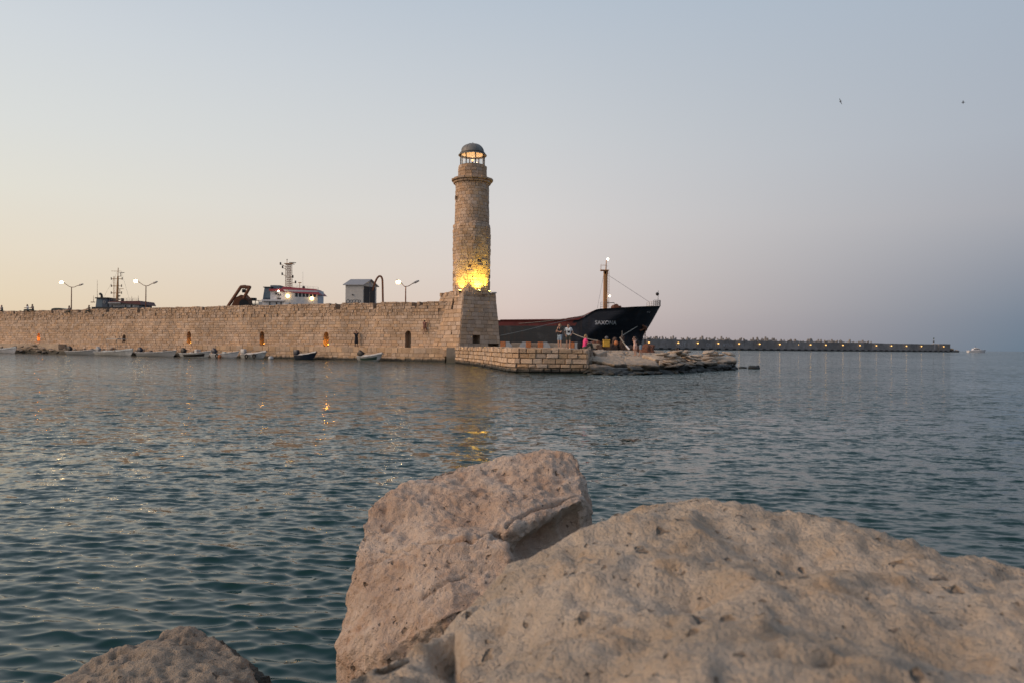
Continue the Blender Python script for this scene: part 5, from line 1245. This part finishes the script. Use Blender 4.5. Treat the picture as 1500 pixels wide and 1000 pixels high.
# ================================================================== BOATS
def wall_off(px, d):      # water point in a photo column, d metres out from the wall
    k = (px - PX) / F; o_ = W0 + WN * d; s = (k * o_.y - o_.x) / (WD.x - k * WD.y); q = o_ + WD * s; return Vector((q.x, q.y, 0))
def boat(px0, px1, py, hullm, label, off=2.9, stripe=None, cover=None, motor='black', fenders=0, bimini=False, fmat='tyre', freeb=.44, motor_up=False, consol=False, rz=None, beam=1.55):
    c = wall_off((px0 + px1) / 2, off)
    ang = math.atan2(WD.y, WD.x) if rz is None else rz
    L = (px1 - px0) / F * c.y / max(.55, abs(math.cos(ang) + math.sin(ang) * -(c.x / c.y)))
    o = empty('motor_boat', c, label, 'boat', 'small boats moored along the harbour wall', ang)
    L *= .88; rq = random.Random(int(px0 * 7 + 300))
    for k in range(rq.randint(2, 4)):
        u = rq.uniform(.2, .62); b = MB(); cx_, cy2 = -L / 2 + L * u, rq.uniform(-.3, .3); hh = rq.uniform(.25, .55); b.box((cx_ - rq.uniform(.12, .3), cy2 - .15, .17), (cx_ + rq.uniform(.12, .3), cy2 + .15, .17 + hh), rq.choice(('rust', 'navy', 'tarp', 'black', 'orange', 'canvas')), .05); b.build(rq.choice(('gear_box', 'fuel_tank', 'crate')), o)
    ns, nk = 15, 7; vs = []; B = beam / 2
    def half(u): return B * (1 - max(0, (u - .40) / .60) ** 2.0) * (.86 + .14 * min(1, u / .35))
    def sheer(u): return freeb + .62 * max(0, u - .3) ** 1.7
    for i in range(ns):
        u = i / (ns - 1); x = -L / 2 + L * u
        for j in range(nk):
            w_ = j / (nk - 1); y = half(u) * (w_ ** .6) ; z = -.18 + (sheer(u) + .18) * w_ ** 1.4; x2 = x - (1 - w_) * .8 * max(0, (u - .55) / .45) ** 1.5
            vs.append((x2, -max(y, .015), z)); 
        for j in range(nk):
            w_ = j / (nk - 1); vs.append((x - (1 - w_) * .8 * max(0, (u - .55) / .45) ** 1.5, max(half(u) * w_ ** .6, .015), -.18 + (sheer(u) + .18) * w_ ** 1.4))
    b = MB(); f = []; st2 = []
    for i in range(ns - 1):
        for sd_ in (0, 1):
            for j in range(nk - 1):
                a = i * 2 * nk + sd_ * nk + j; d = a + 2 * nk
                (st2 if (stripe and j in (3, 4) and 2 <= i < ns - 3) else f).append((a, d, d + 1, a + 1) if not sd_ else (a, a + 1, d + 1, d))
    f += [tuple([j for j in range(nk)] + [nk + j for j in range(nk - 1, -1, -1)])]
    b.add(vs, f, hullm)
    if st2: k = b.mi(stripe); b.f += [list(x) for x in st2]; b.m += [k] * len(st2)
    hl_ = b.build('hull', o, False, 'auto')
    # gunwale, inside sole, thwarts
    b = MB()
    for sg in (-1, 1): b.path([(-L / 2 + L * i / 14, sg * max(half(i / 14), .02), sheer(i / 14)) for i in range(15)], .045, 'white_paint' if hullm != 'navy' else 'navy', 6)
    b.build('gunwale', hl_)
    b = MB(); b.add([(-L / 2 + L * i / 10 * .94, sg * half(i / 10 * .94) * .64, .16) for i in range(11) for sg in (-1, 1)], [(2 * i, 2 * i + 2, 2 * i + 3, 2 * i + 1) for i in range(10)], 'canvas'); b.build('sole', o)
    for u in (.3, .58): b = MB(); b.box((-L / 2 + L * u - .14, -half(u) * .74, sheer(u) - .22), (-L / 2 + L * u + .14, half(u) * .74, sheer(u) - .17), 'canvas'); b.build('thwart', o)
    if cover:
        b = MB(); vs = []; K = 9; a0_, a1_ = (.22, .97) if cover != 'bow' else (.6, .98)
        for i in range(K):
            u = a0_ + (a1_ - a0_) * i / (K - 1)
            for y in (-1, -.5, 0, .5, 1): vs.append((-L / 2 + L * u, y * (half(u) + .02), sheer(u) + .05 + .16 * (1 - y * y) + .02 * math.sin(i * 2.3 + y)))
        b.add(vs, [(5 * i + j, 5 * i + 5 + j, 5 * i + 6 + j, 5 * i + 1 + j) for i in range(K - 1) for j in range(4)], cover if cover != 'bow' else 'white_paint'); b.build('cover', o, False, True)
    if consol: b = MB(); b.box((-.2, -.3, .16), (.25, .3, sheer(.5) + .45), 'white_paint', .06); b.build('console', o)
    if motor:
        x = -L / 2 - .12; m_ = MB(); tl = .55 if motor_up else 0
        def T(q): v = Vector(q) - Vector((x, 0, freeb)); return Matrix.Rotation(tl, 3, 'Y') @ v + Vector((x, 0, freeb))
        k0 = len(m_.v); m_.box((x - .36, -.22, freeb + .06), (x + .28, .22, freeb + .62), motor, .11); m_.v = [tuple(T(v)) for v in m_.v]; mo = m_.build('outboard', o, False, 'auto')
        m_ = MB(); m_.box((x - .14, -.07, -.35), (x + .06, .07, freeb + .08), 'black', .03); m_.box((x - .3, -.06, -.45), (x + .16, .06, -.33), 'black', .02); m_.v = [tuple(T(v)) for v in m_.v]; m_.build('motor_leg', mo)
        m_ = MB(); m_.box((x + .02, -.12, freeb - .3), (x + .14, .12, freeb + .06), 'steel', .02); m_.build('clamp', mo)
        m_ = MB(); m_.tube((x + .2, 0, freeb + .28), (x + .7, .1, freeb + .34), .025, 'black'); m_.build('tiller', mo)
    for k in range(fenders):
        u = .35 + .3 * k / max(1, fenders - 1); b = MB(); ct = Vector((-L / 2 + L * u, -half(u) - .08, sheer(u) * .55)); b.path([ct + Vector((.2 * math.cos(a), 0, .2 * math.sin(a))) for a in np.linspace(0, 6.283, 11)], .07, fmat, 6); b.build('fender', o)
    b = MB(); b.path([(L / 2 - .1, 0, sheer(.97)), (L / 2 + .35, .8, .62), (L / 2 + .7, 1.6, 1.0)], .018, 'rope', 5); b.build('mooring_line', o)
    if bimini:
        b = MB(); b.box((-.9, -.75, 2.02), (1.3, .75, 2.10), 'canvas', .03); cp = b.build('canopy', o)
        for x in (-.8, 1.2):
            for y in (-.7, .7): b = MB(); b.tube((x * .7, y, sheer(.5)), (x, y, 2.02), .025, 'steel'); b.build('pole', cp)
    return o
boat(-14, 27, 515.0, 'cool_white', 'plain white rowing boat at the far left edge of the wall', motor=None, cover='tarp')
boat(99, 146, 516.0, 'grey_paint', 'pale grey boat with black outboard just right of the concrete block', motor='black', motor_up=True)
boat(140, 199, 517.6, 'white_paint', 'white boat with grey tarpaulin and a flat sun canopy', cover='tarp', motor='grey_paint', bimini=True, motor_up=True)
boat(201, 262, 519.0, 'grey_paint', 'longest pale boat in the row, with navy outboard at its stern', motor='navy', motor_up=True)
boat(266, 312, 521.0, 'white_paint', 'white boat with a broad black stripe along its side', stripe='black', motor='black', consol=True, motor_up=True)
boat(311, 353, 522.2, 'cool_white', 'white boat with one dark fender, below and between two lit niches', motor='navy', fenders=1, motor_up=True)
boat(356, 393, 523.2, 'white_paint', 'white-covered boat with two tyre fenders hanging on its side', motor='white_paint', cover='canvas', fenders=2)
boat(434, 466, 526.4, 'navy', 'dark navy dinghy with a white cover, lying alone', off=2.1, motor='navy', cover='canvas', beam=1.4)
boat(526, 563, 528.0, 'white_paint', 'white boat with dark green stripe moored below the posing woman', off=2.4, stripe='green_paint', motor='black', cover='canvas', motor_up=True)
q = wall_off(397, 3.4); b = MB(); b.ball(q + Vector((0, 0, .1)), (.3, .3, .24), 'white_paint', 12, 8); tag(b.build('float_buoy', None, False, True), 'small white float on the water beside the tyre-fendered boat', 'buoy')
q = wall_off(322, 4.0); b = MB(); b.ball(q + Vector((0, 0, .15)), (.2, .2, .26), 'orange', 12, 8); tag(b.build('float_buoy', None, False, True), 'small orange float on the water against a white boat', 'buoy')
# far motor yacht
Yb = 700.0; q = Vector((xat(1431, Yb), Yb, 0)); yo = empty('motor_yacht', q, 'white motor yacht out at sea beyond the breakwater end', 'boat')
b = MB(); L = 17; n = 12; vs = []
for i in range(n):
    u = i / (n - 1)
    for sg in (-1, 1): hw = 2.2 * (1 - max(0, (u - .5) / .5) ** 2); vs += [(q.x - L / 2 + L * u * .94, Yb + sg * hw * .8, -.3), (q.x - L / 2 + L * u, Yb + sg * hw, 2.0 + .7 * u)]
b.add(vs, [(4 * i, 4 * i + 4, 4 * i + 5, 4 * i + 1) for i in range(n - 1)] + [(4 * i + 2, 4 * i + 3, 4 * i + 7, 4 * i + 6) for i in range(n - 1)] + [(4 * i + 1, 4 * i + 5, 4 * i + 7, 4 * i + 3) for i in range(n - 1)] + [(0, 1, 3, 2)], 'cool_white'); b.build('hull', yo, True)
b = MB(); b.prism([(q.x - 4.5, 2.2), (q.x + 3.6, 2.4), (q.x + 1.2, 3.9), (q.x - 3.6, 3.9)], Yb - 1.5, Yb + 1.5, 'cool_white'); ca = b.build('cabin', yo, True)
b = MB(); b.prism([(q.x - 3.4, 2.9), (q.x + 2.3, 2.95), (q.x + 1.5, 3.5), (q.x - 3.3, 3.5)], Yb - 1.52, Yb - 1.5, 'window_glass'); b.build('window', ca, True)
b = MB(); b.box((q.x - 2.2, Yb - 1.2, 3.9), (q.x + .6, Yb + 1.2, 4.7), 'cool_white', .2); b.tube((q.x - 1.2, Yb, 4.6), (q.x - 1.6, Yb, 6.2), .1, 'black'); b.build('flybridge', yo, True)

# ================================================================== PEOPLE
def person(label, loc, face, J=None, scale=1.0, top='shirt_white', legs='shorts_dark', shoes='grey_cloth', hair='hair_dark', long_hair=False, sleeves='short', short_legs=True, dress=False, extra=None, vox=.0125, seat=False):
    """one continuous figure; joints in metres for a 1.7 m adult, x to its right hand, y ahead"""
    D = dict(pelvis=(0, 0, .94), chest=(0, .01, 1.28), neck=(0, 0, 1.45), head=(0, .02, 1.58), look=(0, 1, 0),
             shR=(.185, 0, 1.40), shL=(-.185, 0, 1.40), elR=(.235, -.02, 1.12), elL=(-.235, -.02, 1.12), wrR=(.235, .05, .88), wrL=(-.235, .05, .88),
             hiR=(.095, 0, .90), hiL=(-.095, 0, .90), knR=(.11, .02, .49), knL=(-.11, .02, .49), anR=(.12, -.02, .08), anL=(-.12, -.02, .08), ftR=(0, .15, -.05), ftL=(0, .15, -.05))
    if J: D.update(J)
    D = {k: Vector(v) for k, v in D.items()}
    prims = []      # p0, r0, p1, r1, material
    C = lambda a, ra, c, rb, m_: prims.append((Vector(a), ra, Vector(c), rb, m_))
    pel, che, nek, hed = D['pelvis'], D['chest'], D['neck'], D['head']
    sd_ = Vector((1, 0, 0)); w = D['shR'] - D['shL']; sd_ = w.normalized()
    for k in (-1, 1):
        C(pel + sd_ * .06 * k, .125, pel.lerp(che, .45) + sd_ * .05 * k, .112, top); C(pel.lerp(che, .45) + sd_ * .05 * k, .112, che + sd_ * .075 * k, .125, top); C(che + sd_ * .075 * k, .12, nek.lerp(che, .35) + sd_ * .10 * k, .075, top)
        C(pel + sd_ * .07 * k + Vector((0, 0, -.02)), .128, pel + sd_ * .07 * k + Vector((0, 0, -.04)), .125, legs)
    C(nek.lerp(che, .2), .062, nek.lerp(hed, .5), .055, 'skin')
    lk = D['look'].normalized(); sdh = lk.cross(Vector((0, 0, 1))).normalized(); uph = sdh.cross(lk)
    C(hed + uph * .025, .094, hed + uph * .035 - lk * .015, .092, 'skin'); C(hed - uph * .05 + lk * .025, .068, hed - uph * .07 + lk * .03, .055, 'skin')
    C(hed + lk * .095 + uph * .005, .014, hed + lk * .112 - uph * .02, .018, 'skin')
    for k in (-1, 1):
        C(hed + sdh * .035 * k + lk * .085 + uph * .012, .014, hed + sdh * .036 * k + lk * .086 + uph * .012, .014, 'eye'); C(hed + sdh * .09 * k, .02, hed + sdh * .092 * k - uph * .035, .016, 'skin')
    C(hed + lk * .088 - uph * .058 + sdh * .015, .012, hed + lk * .088 - uph * .058 - sdh * .015, .012, 'lip')
    for S in 'RL':
        sh_, el, wr, hi_, kn, an = (D[k + S] for k in ('sh', 'el', 'wr', 'hi', 'kn', 'an')); k = 1 if S == 'R' else -1
        m1 = top if sleeves else 'skin'; m2 = top if sleeves == 'long' else 'skin'
        C(nek.lerp(sh_, .5), .07, sh_, .066, top if sleeves else 'skin'); C(sh_, .062, sh_.lerp(el, .55), .055, m1); C(sh_.lerp(el, .5), .047, el, .041, m2); C(el, .041, wr, .028, m2)
        hd = (wr - el).normalized(); sid = hd.cross(Vector((0, 1, .2))).normalized() * k; pal = wr + hd * .055; nrm = hd.cross(sid)
        for q in (-1, 1): C(wr + hd * .02 + sid * .012 * q, .022, wr + hd * .085 + sid * .024 * q, .017, 'skin')
        for fi, (off, ln) in enumerate(((-.034, .058), (-.012, .075), (.012, .072), (.034, .06))):
            f0 = wr + hd * .09 + sid * off; f1 = f0 + hd * ln * .55 + nrm * .008; f2 = f1 + hd * ln * .4 + nrm * .022; C(f0, .011, f1, .0105, 'skin'); C(f1, .0105, f2, .0095, 'skin')
        C(wr + hd * .035 - sid * .03, .014, wr + hd * .085 - sid * .065 + nrm * .015, .011, 'skin')
        mid = hi_.lerp(kn, .62)
        C(hi_, .095, mid, .078 + (.012 if short_legs else 0), legs); C(mid, .066, kn, .056, 'skin' if short_legs else legs); C(kn, .054, kn.lerp(an, .4), .054, 'skin' if short_legs else legs); C(kn.lerp(an, .4), .053, an, .036, 'skin' if short_legs else legs)
        ft = D['ft' + S]; C(an + Vector((0, -.03, -.03)), .036, an + ft, .032, shoes)
    if dress:
        for k in (-1, 1): C(pel + sd_ * .05 * k, .14, D['hiR'].lerp(D['hiL'], .5).lerp(D['knR'].lerp(D['knL'], .5), .95) + sd_ * .07 * k, .16, legs)
    mb = MB()
    def capsule(p0, r0, p1, r1):
        d = p1 - p0
        if d.length < 1e-4: d = Vector((0, 0, 1e-3))
        d.normalize(); a = d.orthogonal().normalized(); b_ = d.cross(a); n = 10; rings = []
        for t_ in (-80, -45, -15): rings.append((p0 + d * r0 * math.sin(R(t_)), r0 * math.cos(R(t_))))
        for t_ in (15, 45, 80): rings.append((p1 + d * r1 * math.sin(R(t_)), r1 * math.cos(R(t_))))
        vs = [c + (a * math.cos(2 * math.pi * i / n) + b_ * math.sin(2 * math.pi * i / n)) * q for c, q in rings for i in range(n)]
        fs = [(k * n + i, k * n + (i + 1) % n, (k + 1) * n + (i + 1) % n, (k + 1) * n + i) for k in range(5) for i in range(n)] + [tuple(range(n - 1, -1, -1)), tuple(range(5 * n, 6 * n))]
        mb.add(vs, fs, 'skin')
    for p0, r0, p1, r1, _ in prims: capsule(p0, r0, p1, r1)
    me0 = bpy.data.meshes.new('t'); me0.from_pydata(mb.v, [], mb.f); me = remesh(me0, vox, 2, 'body')
    mats = []
    for q in prims:
        if q[4] not in mats: mats.append(q[4])
    for m_ in mats: me.materials.append(MATS[m_])
    n = len(me.polygons); cen = np.empty(n * 3); me.polygons.foreach_get('center', cen); cen = cen.reshape(-1, 3); best = np.full(n, 1e9); mi = np.zeros(n, np.int32)
    for p0, r0, p1, r1, m_ in prims:
        a = np.array(p0); e = np.array(p1) - a; k = np.clip(((cen - a) @ e) / (e @ e + 1e-9), 0, 1); d = np.linalg.norm(cen - a - k[:, None] * e, axis=1) - (r0 + (r1 - r0) * k)
        if m_ in ('eye', 'lip'): d = d - .006
        u = d < best; best[u] = d[u]; mi[u] = mats.index(m_)
    me.polygons.foreach_set('material_index', mi)
    o = bpy.data.objects.new('person', None); o.matrix_basis = Matrix.Translation(loc) @ Matrix.Rotation(face, 4, 'Z') @ Matrix.Scale(scale, 4); o.empty_display_size = .2; link(o); tag(o, label, 'person')
    link(bpy.data.objects.new('body', me), o)
    hb_ = MB(); mb = hb_
    capsule(hed + uph * .05 - lk * .02, .102, hed + uph * .03 - lk * .035, .10)
    if long_hair: capsule(hed - lk * .06, .085, nek - lk * .10 - Vector((0, 0, .12)), .07)
    hm = bpy.data.meshes.new('t'); hm.from_pydata(hb_.v, [], hb_.f); hm = remesh(hm, .016, 2, 'hair'); hm.materials.append(MATS[hair]); link(bpy.data.objects.new('hair', hm), o)
    return o
PI = math.pi
def stand_at(px, py, Y, z=None): q = at(px, py, Y); return Vector((q.x, Y, q.z if z is None else z))
person('woman with long blonde hair, dark top and pale denim shorts standing on the quay', stand_at(820, 508, 53, MZ - .045), PI * .75,
       dict(wrR=(.06, .20, 1.38), elR=(.24, .10, 1.16), elL=(-.20, .12, 1.14), wrL=(-.02, .24, 1.20), look=(-.3, .9, -.15)), 1.02, 'shirt_black', 'denim', 'peach', 'hair_blonde', True)
mn = person('man in white printed T-shirt and dark shorts standing on the quay', stand_at(832.5, 508, 53, MZ - .045), PI * .97,
       dict(elR=(.30, -.08, 1.14), wrR=(.20, .06, .95), elL=(-.31, -.1, 1.16), wrL=(-.2, .06, .98), look=(.35, .9, 0)), 1.03, 'shirt_white', 'shorts_dark', 'peach')
b = MB(); b.box((-.10, .118, 1.10), (.06, .14, 1.24), 'shirt_black', .01); b.build('shirt_print', mn)
sit = dict(pelvis=(0, 0, .12), chest=(0, .05, .46), neck=(0, .07, .63), head=(0, .10, .76), shR=(.17, .06, .58), shL=(-.17, .06, .58), elR=(.22, .18, .36), elL=(-.22, .18, .36), wrR=(.14, .36, .38), wrL=(-.14, .36, .38),
           hiR=(.09, .03, .10), hiL=(-.09, .03, .10), knR=(.13, .42, .34), knL=(-.13, .42, .34), anR=(.12, .55, .0), anL=(-.12, .55, .0))
pk = person('person in bright pink shirt sitting on the corner of the quay', stand_at(856, 512, 50.0, MZ - .04), -PI * .42, sit, 1.08, 'pink', 'shorts_dark', 'grey_cloth', 'hair_blonde', short_legs=False)
b = MB(); b.box((-.16, -.40, .0), (.20, -.16, .45), 'shirt_black', .08); q = stand_at(848.5, 508, 50.4, MZ - .04); b.v = [tuple(Vector(v) + q) for v in b.v]; tag(b.build('backpack', None, False, 'auto'), 'black backpack on the quay beside the pink-shirted person', 'bag')
gz = shelf_z(xat(931, 58), 58)
person('girl in pale pink top lifting her arms, standing on the rocks', stand_at(930.5, 523, 58, gz), PI * .2,
       dict(elR=(.30, .05, 1.48), wrR=(.14, .10, 1.60), elL=(-.30, .05, 1.46), wrL=(-.12, .10, 1.60), anR=(.14, .05, .08), anL=(-.10, -.05, .08)), .88, 'peach', 'peach', 'skin', 'hair_dark', False, None)
person('girl in dark top and denim shorts bending beside the girl with lifted arms', stand_at(938.5, 523, 58, shelf_z(xat(938.5, 58), 58)), PI * .35,
       dict(chest=(-.05, .18, 1.22), neck=(-.08, .30, 1.36), head=(-.10, .38, 1.46), shR=(.12, .26, 1.32), shL=(-.24, .26, 1.32), elR=(.16, .44, 1.14), wrR=(.02, .58, 1.18), elL=(-.28, .44, 1.16), wrL=(-.2, .60, 1.28), anR=(.16, -.12, .08), anL=(-.12, .08, .08)), .88, 'shirt_black', 'denim', 'skin', 'hair_dark', True)
q = stand_at(990, 530, 53.5); q.z = shelf_z(q.x, 53.5) + .06
person('person in black shirt sitting on the rock edge facing the open sea', q, -PI * .38, {**sit, 'knR': (.13, .46, .18), 'knL': (-.13, .44, .20), 'anR': (.12, .82, .06), 'anL': (-.12, .80, .06)}, 1.12, 'shirt_black', 'shorts_dark', 'skin', 'hair_dark')
s = s_of(525.5); q = wp(s, LZ, .42)
person('woman in dark clothes posing with raised arm against the harbour wall', q, PI * 1.1, dict(elR=(.34, .03, 1.50), wrR=(.16, .06, 1.72), elL=(-.22, .02, 1.52), wrL=(-.02, .08, 1.66)), 1.0, 'dress', 'dress', 'shirt_black', 'hair_dark', True, 'short', False, True)
s = s_of(624); q = wp(s, 2.75, .30)
person('person in brownish clothes clinging to the wall beside the tower base', q, -PI * .15, dict(elR=(.34, .10, 1.46), wrR=(.36, .16, 1.70), elL=(-.26, .10, 1.30), wrL=(-.30, .18, 1.46), knR=(.20, .16, .62), anR=(.16, .0, .34), knL=(-.10, .10, .50)), .86, 'brown_cloth', 'brown_cloth', 'shirt_black', 'hair_dark', short_legs=False)
for px, tp_, lab, hr in ((3, 'deep_blue', 'person in dark blue sitting on the wall top at the left edge', False), (40.5, 'shirt_white', 'person in pale shirt sitting on the wall top, left of a pair', True), (48, 'grey_cloth', 'person in grey sitting on the wall top, right of a pair', False), (102, 'grey_cloth', 'person sitting on the wall top below the leftmost street lamp', False), (131, 'shorts_dark', 'person in dark clothes sitting on the wall left of the blue-grey ship', False)):
    s = s_of(px); q = wp(s, WT - .02 - (.35 if px in (102, 131) else 0), .02)
    person(lab, q, math.atan2(WN.y, WN.x) - PI / 2, {**sit, 'anR': (.12, .46, -.12), 'anL': (-.12, .46, -.12), 'knR': (.12, .42, .16), 'knL': (-.12, .42, .16)}, 1.05, tp_, 'shorts_dark', 'black', 'hair_dark', hr, 'short', False, vox=.02)

# birds
def bird(px, py, Y, lab, rz, bank_):
    q = at(px, py, Y); o = bpy.data.objects.new('bird', None); o.matrix_basis = Matrix.Translation(q) @ Matrix.Rotation(rz, 4, 'Z') @ Matrix.Rotation(bank_, 4, 'Y'); link(o); tag(o, lab, 'bird', 'birds in the sky')
    b = MB(); b.ball((0, 0, 0), (.05, .17, .05), 'bird', 8, 6); b.ball((0, .17, .02), (.035, .05, .035), 'bird', 8, 6); b.build('body', o, False, True)
    for k in (-1, 1):
        b = MB(); P_ = [(k * .03, .07, .02), (k * .22, .10, .07), (k * .46, -.04, .03), (k * .24, -.02, .06), (k * .03, -.06, .02)]
        b.add([(x, y, z + dz) for dz in (0, .012) for x, y, z in P_], [(0, 1, 2, 3, 4), (9, 8, 7, 6, 5)] + [(i, (i + 1) % 5, 5 + (i + 1) % 5, 5 + i) for i in range(5)], 'bird'); b.build('wing', o)
    b = MB(); P_ = [(-.02, -.14, 0), (.02, -.14, 0), (.06, -.27, 0), (0, -.22, 0), (-.06, -.27, 0)]; b.add([(x, y, z + dz) for dz in (0, .01) for x, y, z in P_], [(0, 1, 2, 3, 4), (9, 8, 7, 6, 5)] + [(i, (i + 1) % 5, 5 + (i + 1) % 5, 5 + i) for i in range(5)], 'bird'); b.build('tail', o)
bird(1231, 149, 95, 'tiny dark bird, left of the two in the sky', .3, 1.1); bird(1411, 150.5, 105, 'tiny dark bird, right of the two in the sky', 1.0, -.9)
